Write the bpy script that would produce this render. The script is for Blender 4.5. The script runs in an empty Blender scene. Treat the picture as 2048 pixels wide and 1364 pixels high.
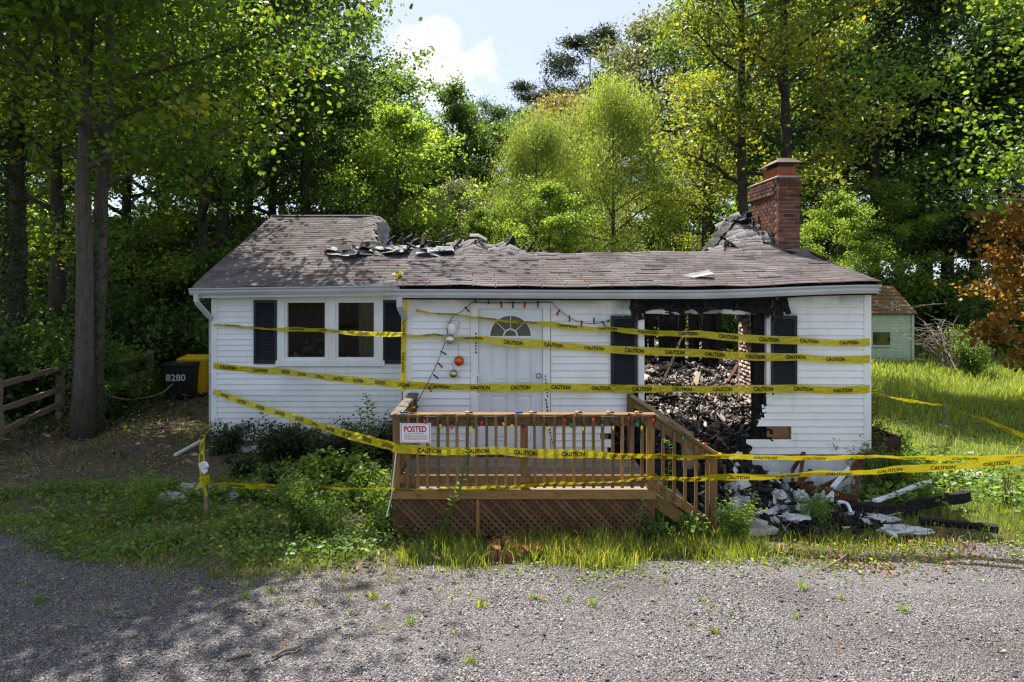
import bpy, math, random
import numpy as np
from mathutils import Vector, Matrix
R = math.radians
rng = np.random.default_rng(7)
rnd = random.Random(11)
scene = bpy.context.scene
COL = scene.collection

# ------------------------------------------------------------ camera, sky, sun, exposure
F, HX, HY, ZC = 1400.0, 1024.0, 550.0, 3.1      # focal length in photo pixels, horizon point, eye height
cam_d = bpy.data.cameras.new("camera")
cam_d.sensor_width = 36.0
cam_d.lens = F / 2048 * 36
cam_d.shift_y = -(682 - HY) / 2048
cam_d.clip_end = 3000
cam = bpy.data.objects.new("camera", cam_d)
COL.objects.link(cam)
cam.location = (0, 0, ZC)
cam.rotation_euler = (R(90), 0, 0)
scene.camera = cam

SUN_AZ, SUN_EL = R(-24), R(62)                  # azimuth from +Y, to the left behind the house
S = Vector((math.sin(SUN_AZ) * math.cos(SUN_EL), math.cos(SUN_AZ) * math.cos(SUN_EL), math.sin(SUN_EL)))
sun_d = bpy.data.lights.new("sun", 'SUN')
sun_d.energy = 5.0
sun_d.angle = R(0.53)
sun_d.color = (1.0, 0.94, 0.84)
sun = bpy.data.objects.new("sun", sun_d)
COL.objects.link(sun)
sun.location = (-20, 40, 60)
sun.rotation_euler = (-S).to_track_quat('-Z', 'Y').to_euler()

world = bpy.data.worlds.new("World")
scene.world = world
world.use_nodes = True
wn, wl = world.node_tree.nodes, world.node_tree.links
wn.clear()
w_out = wn.new('ShaderNodeOutputWorld')
w_bg = wn.new('ShaderNodeBackground')
w_bg.inputs['Strength'].default_value = 0.135
sky = wn.new('ShaderNodeTexSky')
sky.sky_type = 'NISHITA'
sky.sun_disc = False
sky.sun_elevation = SUN_EL
sky.sun_rotation = SUN_AZ
sky.air_density = 0.45
sky.dust_density = 1.0
sky.ozone_density = 1.0
# fair-weather clouds: a noise field on a plane far overhead, so the bank low over the wood is one of many
tc = wn.new('ShaderNodeTexCoord')
sep = wn.new('ShaderNodeSeparateXYZ')
wl.new(tc.outputs['Generated'], sep.inputs[0])
def wm(op, a, b=None):
    n = wn.new('ShaderNodeMath'); n.operation = op
    for i, q in enumerate((a, b)):
        if q is None: continue
        if isinstance(q, (int, float)): n.inputs[i].default_value = q
        else: wl.new(q, n.inputs[i])
    return n.outputs[0]
zz = wm('ADD', wm('MAXIMUM', sep.outputs[2], 0.0), 0.06)
comb = wn.new('ShaderNodeCombineXYZ')
wl.new(wm('DIVIDE', sep.outputs[0], zz), comb.inputs[0])
wl.new(wm('DIVIDE', sep.outputs[1], zz), comb.inputs[1])
nz = wn.new('ShaderNodeTexNoise')
nz.inputs['Scale'].default_value = 2.2
nz.inputs['Detail'].default_value = 7
nz.inputs['Roughness'].default_value = 0.58
wl.new(comb.outputs[0], nz.inputs['Vector'])
# the bank over the wood: an ellipse of cloud at its own bearing, broken by the same noise
bx_ = wm('DIVIDE', wm('ADD', wm('DIVIDE', sep.outputs[0], wm('MAXIMUM', sep.outputs[1], 0.05)), 0.112), 0.085)
bz_ = wm('DIVIDE', wm('SUBTRACT', wm('DIVIDE', sep.outputs[2], wm('MAXIMUM', sep.outputs[1], 0.05)), 0.300), 0.055)
rad = wm('SQRT', wm('ADD', wm('MULTIPLY', bx_, bx_), wm('MULTIPLY', bz_, bz_)))
nz2 = wn.new('ShaderNodeTexNoise')
nz2.inputs['Scale'].default_value = 22.0
nz2.inputs['Detail'].default_value = 6
wl.new(tc.outputs['Generated'], nz2.inputs['Vector'])
bank = wm('ADD', wm('SUBTRACT', 1.15, rad), wm('MULTIPLY', wm('SUBTRACT', nz2.outputs['Fac'], 0.5), 2.4))
mr = wn.new('ShaderNodeMapRange'); mr.interpolation_type = 'SMOOTHSTEP'
mr.inputs['From Min'].default_value = 0.0; mr.inputs['From Max'].default_value = 0.75
wl.new(bank, mr.inputs['Value'])
mr2 = wn.new('ShaderNodeMapRange'); mr2.interpolation_type = 'SMOOTHSTEP'
mr2.inputs['From Min'].default_value = 0.56; mr2.inputs['From Max'].default_value = 0.78
wl.new(nz.outputs['Fac'], mr2.inputs['Value'])
cl = wm('MAXIMUM', mr.outputs[0], wm('MULTIPLY', mr2.outputs[0], 0.35))
mixc = wn.new('ShaderNodeMixRGB')
veil = wn.new('ShaderNodeMixRGB')                           # thin even veil of high cloud over the whole dome
veil.inputs[0].default_value = 0.70
wl.new(sky.outputs[0], veil.inputs[1]); veil.inputs[2].default_value = (2.38, 2.64, 3.02, 1)
wl.new(cl, mixc.inputs[0]); wl.new(veil.outputs[0], mixc.inputs[1])
mixc.inputs[2].default_value = (4.2, 4.25, 4.35, 1)
wl.new(mixc.outputs[0], w_bg.inputs['Color'])
wl.new(w_bg.outputs[0], w_out.inputs[0])

vs = scene.view_settings
vs.view_transform = 'Standard'; vs.look = 'None'; vs.gamma = 1.0; vs.use_curve_mapping = False
vs.exposure = 1.35
scene.render.engine = 'CYCLES'
cy = scene.cycles
cy.max_bounces = 6; cy.diffuse_bounces = 4; cy.glossy_bounces = 2; cy.transmission_bounces = 4; cy.transparent_max_bounces = 8
cy.caustics_reflective = False; cy.caustics_refractive = False
cy.use_denoising = True
cy.sample_clamp_indirect = 6.0
cy.pixel_filter_type = 'BLACKMAN_HARRIS'; cy.filter_width = 1.3

def P(px, py, d):                                # photo pixel at a chosen depth -> point of the place
    return Vector(((px - HX) * d / F, d, ZC - (py - HY) * d / F))
def XW(px, d): return (px - HX) * d / F
def ZW(py, d): return ZC - (py - HY) * d / F
def G(px, py, z=0.0):                            # photo pixel on the ground -> point
    d = F * (ZC - z) / (py - HY)
    return Vector(((px - HX) * d / F, d, z))

# ------------------------------------------------------------ materials
def material(name):
    m = bpy.data.materials.new(name); m.use_nodes = True
    nt = m.node_tree; nt.nodes.clear()
    return m, nt
class NT:
    def __init__(s, name):
        s.m, s.t = material(name); s.n, s.l = s.t.nodes, s.t.links
    def node(s, typ, **kw):
        n = s.n.new(typ)
        for k, v in kw.items(): setattr(n, k, v)
        return n
    def put(s, sock, v):
        if isinstance(v, bpy.types.NodeSocket): s.l.new(v, sock)
        elif isinstance(v, (tuple, list)):
            sock.default_value = tuple(v) + ((1,) if len(v) == 3 and len(sock.default_value) == 4 else ())
        else: sock.default_value = v
    def pos(s):
        return s.node('ShaderNodeNewGeometry').outputs['Position']
    def obj(s):
        return s.node('ShaderNodeTexCoord').outputs['Object']
    def noise(s, scale, detail=4, rough=0.55, vec=None, stretch=None, out='Fac'):
        n = s.node('ShaderNodeTexNoise')
        n.inputs['Scale'].default_value = scale; n.inputs['Detail'].default_value = detail; n.inputs['Roughness'].default_value = rough
        v = vec if vec is not None else s.pos()
        if stretch:
            mp = s.node('ShaderNodeMapping'); mp.inputs['Scale'].default_value = stretch
            s.l.new(v, mp.inputs['Vector']); v = mp.outputs[0]
        s.l.new(v, n.inputs['Vector'])
        return n.outputs[out]
    def voro(s, scale, vec=None, feature='F1', out='Distance'):
        n = s.node('ShaderNodeTexVoronoi'); n.feature = feature
        n.inputs['Scale'].default_value = scale
        s.l.new(vec if vec is not None else s.pos(), n.inputs['Vector'])
        return n.outputs[out]
    def math(s, op, a, b=0.0, c=None):
        n = s.node('ShaderNodeMath', operation=op)
        s.put(n.inputs[0], a); s.put(n.inputs[1], b)
        if c is not None: s.put(n.inputs[2], c)
        return n.outputs[0]
    def rng(s, v, a, b, lo=0.0, hi=1.0, smooth=True):
        if a > b: a, b, lo, hi = b, a, hi, lo
        n = s.node('ShaderNodeMapRange')
        if smooth: n.interpolation_type = 'SMOOTHSTEP'
        s.put(n.inputs['Value'], v)
        for k, q in zip(('From Min', 'From Max', 'To Min', 'To Max'), (a, b, lo, hi)): n.inputs[k].default_value = q
        return n.outputs[0]
    def mix(s, f, a, b, mode='MIX'):
        n = s.node('ShaderNodeMixRGB', blend_type=mode)
        s.put(n.inputs[0], f); s.put(n.inputs[1], a); s.put(n.inputs[2], b)
        return n.outputs[0]
    def ramp(s, v, stops):
        n = s.node('ShaderNodeValToRGB'); e = n.color_ramp.elements
        while len(e) < len(stops): e.new(0.5)
        for q, (p, c) in zip(e, stops): q.position = p; q.color = tuple(c) + (1,)
        s.put(n.inputs[0], v)
        return n.outputs[0]
    def bump(s, h, strength=0.4, dist=0.01):
        n = s.node('ShaderNodeBump'); n.inputs['Strength'].default_value = strength; n.inputs['Distance'].default_value = dist
        s.put(n.inputs['Height'], h)
        return n.outputs[0]
    def sepz(s, v=None):
        n = s.node('ShaderNodeSeparateXYZ'); s.l.new(v if v is not None else s.pos(), n.inputs[0])
        return n.outputs
    def rand(s): return s.node('ShaderNodeObjectInfo').outputs['Random']
    def attr(s, name): return s.node('ShaderNodeAttribute', attribute_name=name).outputs['Fac']
    def out(s, sh):
        o = s.node('ShaderNodeOutputMaterial'); s.l.new(sh, o.inputs[0]); return s.m
    def bsdf(s, color, rough=0.7, spec=0.3, metal=0.0, normal=None):
        b = s.node('ShaderNodeBsdfPrincipled')
        s.put(b.inputs['Base Color'], color); s.put(b.inputs['Roughness'], rough)
        s.put(b.inputs['Specular IOR Level'], spec); s.put(b.inputs['Metallic'], metal)
        if normal is not None: s.l.new(normal, b.inputs['Normal'])
        return b.outputs[0]
    def fin(s, color, **k): return s.out(s.bsdf(color, **k))

M = {}
def simple(name, c, var=0.25, scale=6.0, rough=0.7, spec=0.3, metal=0.0, bump=0.2, bscale=60, stretch=None, rvar=0.0):
    t = NT(name)
    n = t.noise(scale, 5, vec=t.obj(), stretch=stretch)
    lo = tuple(x * (1 - var) for x in c); hi = tuple(min(1, x * (1 + var)) for x in c)
    col = t.ramp(n, [(0.25, lo), (0.75, hi)])
    if rvar:
        col = t.mix(1.0, col, t.ramp(t.rand(), [(0, (1 - rvar,) * 3), (1, (1 + rvar * 0.6,) * 3)]), 'MULTIPLY')
    M[name] = t.fin(col, rough=rough, spec=spec, metal=metal, normal=t.bump(t.noise(bscale, 4, vec=t.obj(), stretch=stretch), bump, 0.004))
    return M[name]

def siding_mat(name, base):
    t = NT(name); x, y, z = t.sepz()
    n1 = t.noise(1.6, 5); n2 = t.noise(9, 6, stretch=(1, 1, 0.25)); n3 = t.noise(60, 3)
    col = t.mix(t.rng(n1, 0.35, 0.75), base, tuple(q * 0.86 for q in base))
    col = t.mix(t.math('MULTIPLY', t.rng(n2, 0.55, 0.85), 0.28), col, (0.30, 0.29, 0.22))      # mildew streaks
    # soot left by the fire under the eave and round the burnt opening
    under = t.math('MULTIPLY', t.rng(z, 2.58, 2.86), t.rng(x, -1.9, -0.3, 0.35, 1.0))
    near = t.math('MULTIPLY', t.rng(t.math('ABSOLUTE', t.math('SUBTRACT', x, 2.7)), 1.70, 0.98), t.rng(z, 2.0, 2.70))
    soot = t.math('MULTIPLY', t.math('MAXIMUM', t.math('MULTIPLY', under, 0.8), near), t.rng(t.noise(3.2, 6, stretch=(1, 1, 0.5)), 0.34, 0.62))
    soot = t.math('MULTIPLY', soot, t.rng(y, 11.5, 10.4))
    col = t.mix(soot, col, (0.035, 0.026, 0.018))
    warm = t.math('MULTIPLY', t.rng(z, 2.25, 2.8), 0.35)
    col = t.mix(warm, col, (0.62, 0.56, 0.42))
    low = t.math('MULTIPLY', t.rng(z, 0.75, 0.2), t.rng(t.noise(5, 5), 0.4, 0.75))
    col = t.mix(t.math('MULTIPLY', low, 0.4), col, (0.22, 0.19, 0.12))
    M[name] = t.fin(col, rough=t.rng(n3, 0.3, 0.7, 0.42, 0.62), spec=0.35, normal=t.bump(t.noise(26, 4, stretch=(1, 1, 7)), 0.25, 0.004))
siding_mat('vinyl', (0.80, 0.82, 0.84))
siding_mat('trim_white', (0.79, 0.80, 0.81))
simple('door_white', (0.66, 0.70, 0.74), 0.12, 3, 0.5, 0.35, bump=0.08, bscale=90)
simple('foundation', (0.58, 0.60, 0.62), 0.2, 5, 0.85, 0.2, bump=0.6, bscale=40)
simple('gutter', (0.44, 0.45, 0.47), 0.22, 5, 0.4, 0.5, bump=0.1, stretch=(0.4, 1, 1))
simple('shutter', (0.014, 0.0165, 0.020), 0.3, 8, 0.55, 0.35, bump=0.1)
simple('sheathing', (0.20, 0.115, 0.055), 0.35, 7, 0.85, 0.2, stretch=(1, 1, 6))
simple('plaster', (0.17, 0.155, 0.10), 0.35, 2.5, 0.9, 0.1)
simple('soot_room_shade', (0.09, 0.08, 0.065), 0.5, 3, 0.9, 0.1)
simple('felt', (0.24, 0.24, 0.25), 0.3, 12, 0.9, 0.2, bump=0.5, bscale=120, rvar=0.35)
simple('rust', (0.095, 0.038, 0.021), 0.5, 18, 0.85, 0.2, bump=0.5, bscale=80)
simple('steel', (0.55, 0.56, 0.58), 0.2, 10, 0.35, 0.5, 0.8)
simple('iron_dark', (0.045, 0.045, 0.05), 0.3, 10, 0.5, 0.4, 0.3)
simple('stone', (0.36, 0.36, 0.37), 0.35, 6, 0.9, 0.2, bump=0.7, bscale=25)
simple('concrete', (0.36, 0.34, 0.31), 0.25, 8, 0.9, 0.2, bump=0.5, bscale=40)
simple('white_scrap', (0.66, 0.68, 0.71), 0.2, 9, 0.7, 0.25, bump=0.3, bscale=20)
simple('black_wire', (0.012, 0.016, 0.014), 0.2, 8, 0.6, 0.3)
simple('ink', (0.012, 0.012, 0.012), 0.2, 30, 0.7, 0.2, bump=0.0)
simple('red_ink', (0.42, 0.018, 0.022), 0.1, 30, 0.6, 0.3, bump=0.0)
simple('sign_white', (0.78, 0.78, 0.78), 0.04, 10, 0.5, 0.4, bump=0.02)
simple('bin_black', (0.011, 0.013, 0.016), 0.3, 6, 0.5, 0.4, bump=0.1)
simple('bin_yellow', (0.66, 0.40, 0.012), 0.12, 5, 0.5, 0.4, bump=0.1)
simple('chalk', (0.62, 0.64, 0.66), 0.3, 40, 0.9, 0.1)
simple('fence_wood', (0.21, 0.155, 0.105), 0.4, 6, 0.9, 0.15, bump=0.7, bscale=30, stretch=(1, 6, 6))
simple('shed_green', (0.52, 0.60, 0.47), 0.15, 4, 0.75, 0.25, rvar=0.06)
simple('planter', (0.045, 0.022, 0.016), 0.4, 7, 0.85, 0.2, rvar=0.2)
simple('red_brick_paver', (0.23, 0.085, 0.045), 0.45, 9, 0.9, 0.2, bump=0.5, bscale=60, rvar=0.3)
simple('twig', (0.17, 0.13, 0.10), 0.35, 14, 0.9, 0.15)
simple('dead_twig', (0.21, 0.18, 0.155), 0.3, 10, 0.9, 0.15)
simple('stalk_brown', (0.10, 0.045, 0.025), 0.4, 12, 0.9, 0.15)
simple('stem_green', (0.10, 0.14, 0.04), 0.3, 12, 0.8, 0.2)
simple('mirror_silver', (0.62, 0.58, 0.46), 0.05, 8, 0.22, 0.5, 0.9, bump=0.0)
simple('ball_orange', (0.55, 0.10, 0.015), 0.1, 8, 0.25, 0.6, 0.55, bump=0.0)
simple('ball_olive', (0.42, 0.40, 0.24), 0.1, 8, 0.10, 0.6, 0.95, bump=0.0)
simple('cap_metal', (0.10, 0.06, 0.045), 0.4, 9, 0.55, 0.4, 0.5, bump=0.2)
simple('flue_clay', (0.32, 0.095, 0.05), 0.3, 9, 0.85, 0.2)
simple('mortar', (0.36, 0.30, 0.26), 0.3, 15, 0.95, 0.1, bump=0.5)
simple('asphalt_scrap', (0.05, 0.05, 0.055), 0.3, 15, 0.9, 0.2)
for nm, c in dict(bulb_red=(0.50, 0.012, 0.02), bulb_green=(0.012, 0.20, 0.09), bulb_blue=(0.02, 0.06, 0.42), bulb_amber=(0.75, 0.30, 0.01), bulb_yellow=(0.75, 0.58, 0.02)).items():
    simple(nm, c, 0.08, 8, 0.18, 0.6, bump=0.0)

t = NT('shingle')                                            # weathered brown asphalt shingle, tab by tab
tone = t.attr('tone'); x, y, z = t.sepz()
col = t.ramp(tone, [(0.0, (0.068, 0.054, 0.053)), (0.5, (0.113, 0.093, 0.091)), (1.0, (0.185, 0.158, 0.157))])
col = t.mix(t.math('MULTIPLY', t.rng(t.noise(1.1, 5), 0.45, 0.75), 0.8), col, (0.20, 0.183, 0.185))
col = t.mix(t.math('MULTIPLY', t.rng(t.noise(1.9, 6), 0.48, 0.70), 0.72), col, (0.040, 0.034, 0.036))
col = t.mix(t.attr('ash'), col, (0.26, 0.255, 0.26))
col = t.mix(0.6, col, t.ramp(t.noise(170, 2), [(0.3, (0.35,) * 3), (0.7, (0.75,) * 3)]), 'OVERLAY')
M['shingle'] = t.fin(col, rough=0.92, spec=0.22, normal=t.bump(t.noise(260, 2), 0.5, 0.003))

def char_mat(name, ash, scale=16):
    t = NT(name)
    v = t.voro(scale, vec=t.obj(), feature='DISTANCE_TO_EDGE')
    n = t.noise(5, 5, vec=t.obj())
    col = t.ramp(t.rng(n, 0.35, 0.75, smooth=False), [(0.0, (0.006, 0.006, 0.007)), (0.6, (0.016, 0.015, 0.016)), (1.0, ash)])
    col = t.mix(t.rng(v, 0.0, 0.08, 0.8, 0.0), col, (0.003, 0.003, 0.003))
    M[name] = t.fin(col, rough=t.rng(n, 0.3, 0.7, 0.6, 0.9), spec=0.22, normal=t.bump(t.rng(v, 0.0, 0.15), 0.8, 0.012))
char_mat('char', (0.026, 0.025, 0.026))
char_mat('char_brown', (0.14, 0.075, 0.035))

t = NT('ash_debris')                                         # burnt litter: every scrap has its own tone
tone = t.attr('tone')
col = t.ramp(tone, [(0.0, (0.008, 0.008, 0.009)), (0.35, (0.03, 0.027, 0.027)), (0.6, (0.11, 0.095, 0.085)), (0.8, (0.25, 0.22, 0.20)), (0.93, (0.42, 0.41, 0.41)), (1.0, (0.26, 0.10, 0.04))])
col = t.mix(0.5, col, t.ramp(t.noise(30, 4), [(0.3, (0.3,) * 3), (0.7, (0.75,) * 3)]), 'OVERLAY')
M['ash_debris'] = t.fin(col, rough=0.85, spec=0.25, normal=t.bump(t.noise(50, 4), 0.6, 0.01))

t = NT('insulation')
col = t.ramp(t.noise(5, 6, vec=t.obj()), [(0.28, (0.10, 0.095, 0.09)), (0.45, (0.46, 0.48, 0.52)), (0.75, (0.66, 0.68, 0.72))])
col = t.mix(t.math('MULTIPLY', t.rng(t.noise(3, 4, vec=t.obj()), 0.62, 0.75), 0.6), col, (0.42, 0.33, 0.22))
M['insulation'] = t.fin(col, rough=0.95, spec=0.1, normal=t.bump(t.noise(22, 6, vec=t.obj()), 0.9, 0.03))

def wood(name, lo, hi, axis):
    t = NT(name)
    st = {'x': (0.5, 9, 9), 'z': (9, 9, 0.5), 'y': (9, 0.5, 9)}[axis]
    g = t.noise(9, 6, 0.65, vec=t.obj(), stretch=st)
    col = t.ramp(g, [(0.25, lo), (0.75, hi)])
    col = t.mix(1.0, col, t.ramp(t.rand(), [(0, (0.55, 0.57, 0.6)), (1, (1.2, 1.15, 1.05))]), 'MULTIPLY')
    col = t.mix(t.math('MULTIPLY', t.rng(t.noise(2.6, 6), 0.46, 0.76), 0.4), col, (0.125, 0.105, 0.080))
    col = t.mix(t.math('MULTIPLY', t.rng(t.noise(7, 5), 0.58, 0.8), 0.6), col, (0.045, 0.036, 0.028))
    M[name] = t.fin(col, rough=0.8, spec=0.22, normal=t.bump(g, 0.35, 0.004))
for ax in 'xyz':
    wood('deck_wood_' + ax, (0.135, 0.076, 0.030), (0.33, 0.195, 0.080), ax)
    wood('grey_wood_' + ax, (0.16, 0.125, 0.095), (0.30, 0.25, 0.20), ax)
wood('lattice', (0.095, 0.048, 0.024), (0.19, 0.10, 0.05), 'x')

t = NT('brick')                                              # one hue per brick, sooted towards the top of the stack
col = t.ramp(t.rand(), [(0.0, (0.065, 0.035, 0.028)), (0.2, (0.145, 0.06, 0.04)), (0.6, (0.20, 0.08, 0.052)), (1.0, (0.25, 0.115, 0.075))])
x, y, z = t.sepz()
st = t.math('MULTIPLY', t.rng(z, 4.0, 4.75, 0.4, 1.0), t.rng(t.noise(3.0, 5), 0.34, 0.58))
col = t.mix(t.math('MULTIPLY', st, 0.7), col, (0.028, 0.022, 0.02))
col = t.mix(0.5, col, t.ramp(t.noise(60, 4), [(0.3, (0.35,) * 3), (0.7, (0.65,) * 3)]), 'OVERLAY')
M['brick'] = t.fin(col, rough=0.9, spec=0.2, normal=t.bump(t.noise(70, 4), 0.5, 0.004))
t = NT('hearth_brick')
col = t.ramp(t.attr('tone'), [(0, (0.24, 0.15, 0.125)), (0.5, (0.40, 0.28, 0.245)), (1, (0.50, 0.41, 0.37))])
col = t.mix(t.math('MULTIPLY', t.rng(t.noise(6, 6), 0.50, 0.62), 0.8), col, (0.06, 0.045, 0.04))
M['hearth_brick'] = t.fin(col, rough=0.9, spec=0.2, normal=t.bump(t.noise(40, 4), 0.6, 0.006))

t = NT('tape_yellow')
n = t.noise(14, 4, vec=t.obj())
col = t.ramp(n, [(0.3, (0.52, 0.43, 0.008)), (0.7, (0.66, 0.56, 0.015))])
a = t.bsdf(col, rough=0.32, spec=0.45, normal=t.bump(t.noise(9, 3, vec=t.obj()), 0.35, 0.01))
tr = t.node('ShaderNodeBsdfTranslucent'); t.put(tr.inputs[0], col)
mx = t.node('ShaderNodeMixShader'); mx.inputs[0].default_value = 0.18
t.l.new(a, mx.inputs[1]); t.l.new(tr.outputs[0], mx.inputs[2])
tp = t.node('ShaderNodeBsdfTransparent'); t.put(tp.inputs[0], (1, 0.92, 0.25))
mx2 = t.node('ShaderNodeMixShader'); mx2.inputs[0].default_value = 0.20
t.l.new(mx.outputs[0], mx2.inputs[1]); t.l.new(tp.outputs[0], mx2.inputs[2])
M['tape_yellow'] = t.out(mx2.outputs[0])

t = NT('glass_pane')
gl = t.node('ShaderNodeBsdfGlossy'); gl.inputs['Roughness'].default_value = 0.02
tp = t.node('ShaderNodeBsdfTransparent')
fr = t.node('ShaderNodeFresnel'); fr.inputs[0].default_value = 1.22
mx = t.node('ShaderNodeMixShader'); t.l.new(fr.outputs[0], mx.inputs[0]); t.l.new(tp.outputs[0], mx.inputs[1]); t.l.new(gl.outputs[0], mx.inputs[2])
M['glass_pane'] = t.out(mx.outputs[0])
t = NT('glass_dark')                                         # fanlight glazing with a dark hall behind it
M['glass_dark'] = t.fin((0.03, 0.04, 0.02), rough=0.05, spec=1.0)

def bark(name, lo, hi, ivy=0.0):
    t = NT(name)
    o = t.obj()
    g = t.noise(10, 6, 0.7, vec=o, stretch=(2.2, 2.2, 0.3))
    col = t.ramp(g, [(0.3, lo), (0.7, hi)])
    col = t.mix(t.math('MULTIPLY', t.rng(t.noise(3.0, 5, vec=o), 0.5, 0.72), 0.45), col, (0.10, 0.11, 0.07))
    M[name] = t.fin(col, rough=0.92, spec=0.15, normal=t.bump(g, 0.9, 0.03))
bark('bark_grey', (0.055, 0.046, 0.037), (0.155, 0.133, 0.11))
bark('bark_dark', (0.028, 0.024, 0.02), (0.085, 0.072, 0.058))

def leaf_mat(name, c0, c1, c2, trans=1.5, tf=0.45, rough=0.45, spec=0.35):
    t = NT(name)
    tone = t.attr('tone')
    col = t.ramp(tone, [(0.0, c0), (0.55, c1), (1.0, c2)])
    col = t.mix(1.0, col, t.ramp(t.rand(), [(0, (1.3, 1.28, 1.15)), (1, (1.95, 1.8, 1.5))]), 'MULTIPLY')
    a = t.bsdf(col, rough=rough, spec=spec)
    tr = t.node('ShaderNodeBsdfTranslucent')
    t.put(tr.inputs[0], t.mix(1.0, col, (1.30 * trans, 1.22 * trans, 0.55 * trans), 'MULTIPLY'))
    mx = t.node('ShaderNodeMixShader'); mx.inputs[0].default_value = tf
    t.l.new(a, mx.inputs[1]); t.l.new(tr.outputs[0], mx.inputs[2])
    M[name] = t.out(mx.outputs[0])
leaf_mat('leaf_maple', (0.030, 0.062, 0.014), (0.058, 0.105, 0.018), (0.165, 0.165, 0.018), 2.2, 0.5)
leaf_mat('leaf_yellow', (0.050, 0.085, 0.020), (0.100, 0.128, 0.026), (0.25, 0.205, 0.022), 1.7, 0.48)
leaf_mat('leaf_mid', (0.026, 0.056, 0.017), (0.050, 0.095, 0.025), (0.105, 0.150, 0.032), 1.8, 0.46)
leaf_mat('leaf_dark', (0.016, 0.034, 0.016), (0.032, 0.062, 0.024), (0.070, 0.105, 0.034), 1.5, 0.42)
leaf_mat('leaf_light', (0.048, 0.090, 0.020), (0.090, 0.150, 0.030), (0.175, 0.220, 0.036), 1.8, 0.5)
leaf_mat('leaf_willow', (0.085, 0.130, 0.040), (0.135, 0.190, 0.055), (0.200, 0.250, 0.070), 1.5, 0.46)
leaf_mat('leaf_silver', (0.060, 0.082, 0.055), (0.110, 0.130, 0.088), (0.190, 0.200, 0.145), 1.1, 0.35)
leaf_mat('leaf_tan', (0.090, 0.090, 0.045), (0.160, 0.145, 0.075), (0.240, 0.200, 0.110), 1.2, 0.4)
leaf_mat('leaf_pine', (0.016, 0.030, 0.022), (0.028, 0.046, 0.034), (0.050, 0.074, 0.050), 1.0, 0.25)
leaf_mat('leaf_orange', (0.070, 0.050, 0.018), (0.160, 0.085, 0.022), (0.280, 0.140, 0.026), 1.5, 0.45)
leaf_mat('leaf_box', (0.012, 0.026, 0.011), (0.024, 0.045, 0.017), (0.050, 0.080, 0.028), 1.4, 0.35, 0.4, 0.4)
leaf_mat('leaf_weed', (0.045, 0.090, 0.022), (0.080, 0.140, 0.032), (0.150, 0.200, 0.045), 1.6, 0.45)
leaf_mat('grass', (0.070, 0.110, 0.022), (0.130, 0.170, 0.034), (0.270, 0.250, 0.090), 1.5, 0.45)
leaf_mat('lawn', (0.090, 0.145, 0.032), (0.155, 0.215, 0.048), (0.280, 0.285, 0.110), 1.5, 0.45)
leaf_mat('dry_leaf', (0.085, 0.045, 0.03), (0.165, 0.095, 0.06), (0.27, 0.18, 0.115), 1.0, 0.25, 0.7, 0.2)

t = NT('gravel')
v1 = t.voro(64, out='Color'); d1 = t.voro(64); v2 = t.voro(120, out='Color'); d2 = t.voro(120)
b1 = t.node('ShaderNodeSeparateColor'); t.l.new(v1, b1.inputs[0])
b2 = t.node('ShaderNodeSeparateColor'); t.l.new(v2, b2.inputs[0])
c1 = t.ramp(b1.outputs[0], [(0.0, (0.030, 0.029, 0.033)), (0.45, (0.125, 0.115, 0.123)), (0.8, (0.27, 0.25, 0.258)), (0.94, (0.52, 0.48, 0.48)), (1.0, (0.30, 0.22, 0.16))])
c2 = t.ramp(b2.outputs[0], [(0.0, (0.03, 0.029, 0.033)), (0.5, (0.14, 0.13, 0.137)), (1.0, (0.40, 0.37, 0.375))])
col = t.mix(t.rng(t.noise(12, 3), 0.4, 0.6), c1, c2)
col = t.mix(t.rng(d1, 0.35, 0.75, 0.0, 0.5), col, (0.03, 0.028, 0.028))
col = t.mix(t.math('MULTIPLY', t.rng(t.noise(0.8, 5), 0.46, 0.68), 0.6), col, (0.085, 0.074, 0.066))
col = t.mix(t.math('MULTIPLY', t.rng(t.noise(0.5, 4, stretch=(0.35, 1.6, 1)), 0.50, 0.66), 0.5), col, (0.185, 0.175, 0.182))
hh = t.math('ADD', t.math('MULTIPLY', d1, -1.0), t.math('MULTIPLY', d2, -0.5))
M['gravel'] = t.fin(col, rough=0.85, spec=0.3, normal=t.bump(hh, 1.0, 0.022))

t = NT('gravel_stone')
col = t.ramp(t.attr('tone'), [(0.0, (0.035, 0.034, 0.038)), (0.45, (0.125, 0.116, 0.123)), (0.8, (0.27, 0.25, 0.255)), (0.94, (0.50, 0.47, 0.46)), (1.0, (0.30, 0.21, 0.15))])
M['gravel_stone'] = t.fin(col, rough=0.8, spec=0.3)

t = NT('soil')
x, y, z = t.sepz()
n1 = t.noise(0.9, 6); n2 = t.noise(14, 5); n3 = t.noise(70, 4)
lit = t.ramp(n3, [(0.25, (0.055, 0.042, 0.032)), (0.5, (0.12, 0.095, 0.075)), (0.75, (0.22, 0.185, 0.155))])
grn = t.ramp(t.noise(40, 5), [(0.3, (0.035, 0.05, 0.014)), (0.7, (0.10, 0.13, 0.03))])
field = t.math('MAXIMUM', t.rng(x, 4.0, 6.5), t.rng(y, 4.0, 1.0))
fac = t.math('MAXIMUM', t.math('MULTIPLY', t.rng(n1, 0.42, 0.58), 0.55), field)
col = t.mix(fac, lit, grn)
M['soil'] = t.fin(col, rough=0.95, spec=0.15, normal=t.bump(t.math('ADD', n3, n2), 0.8, 0.03))

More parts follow.
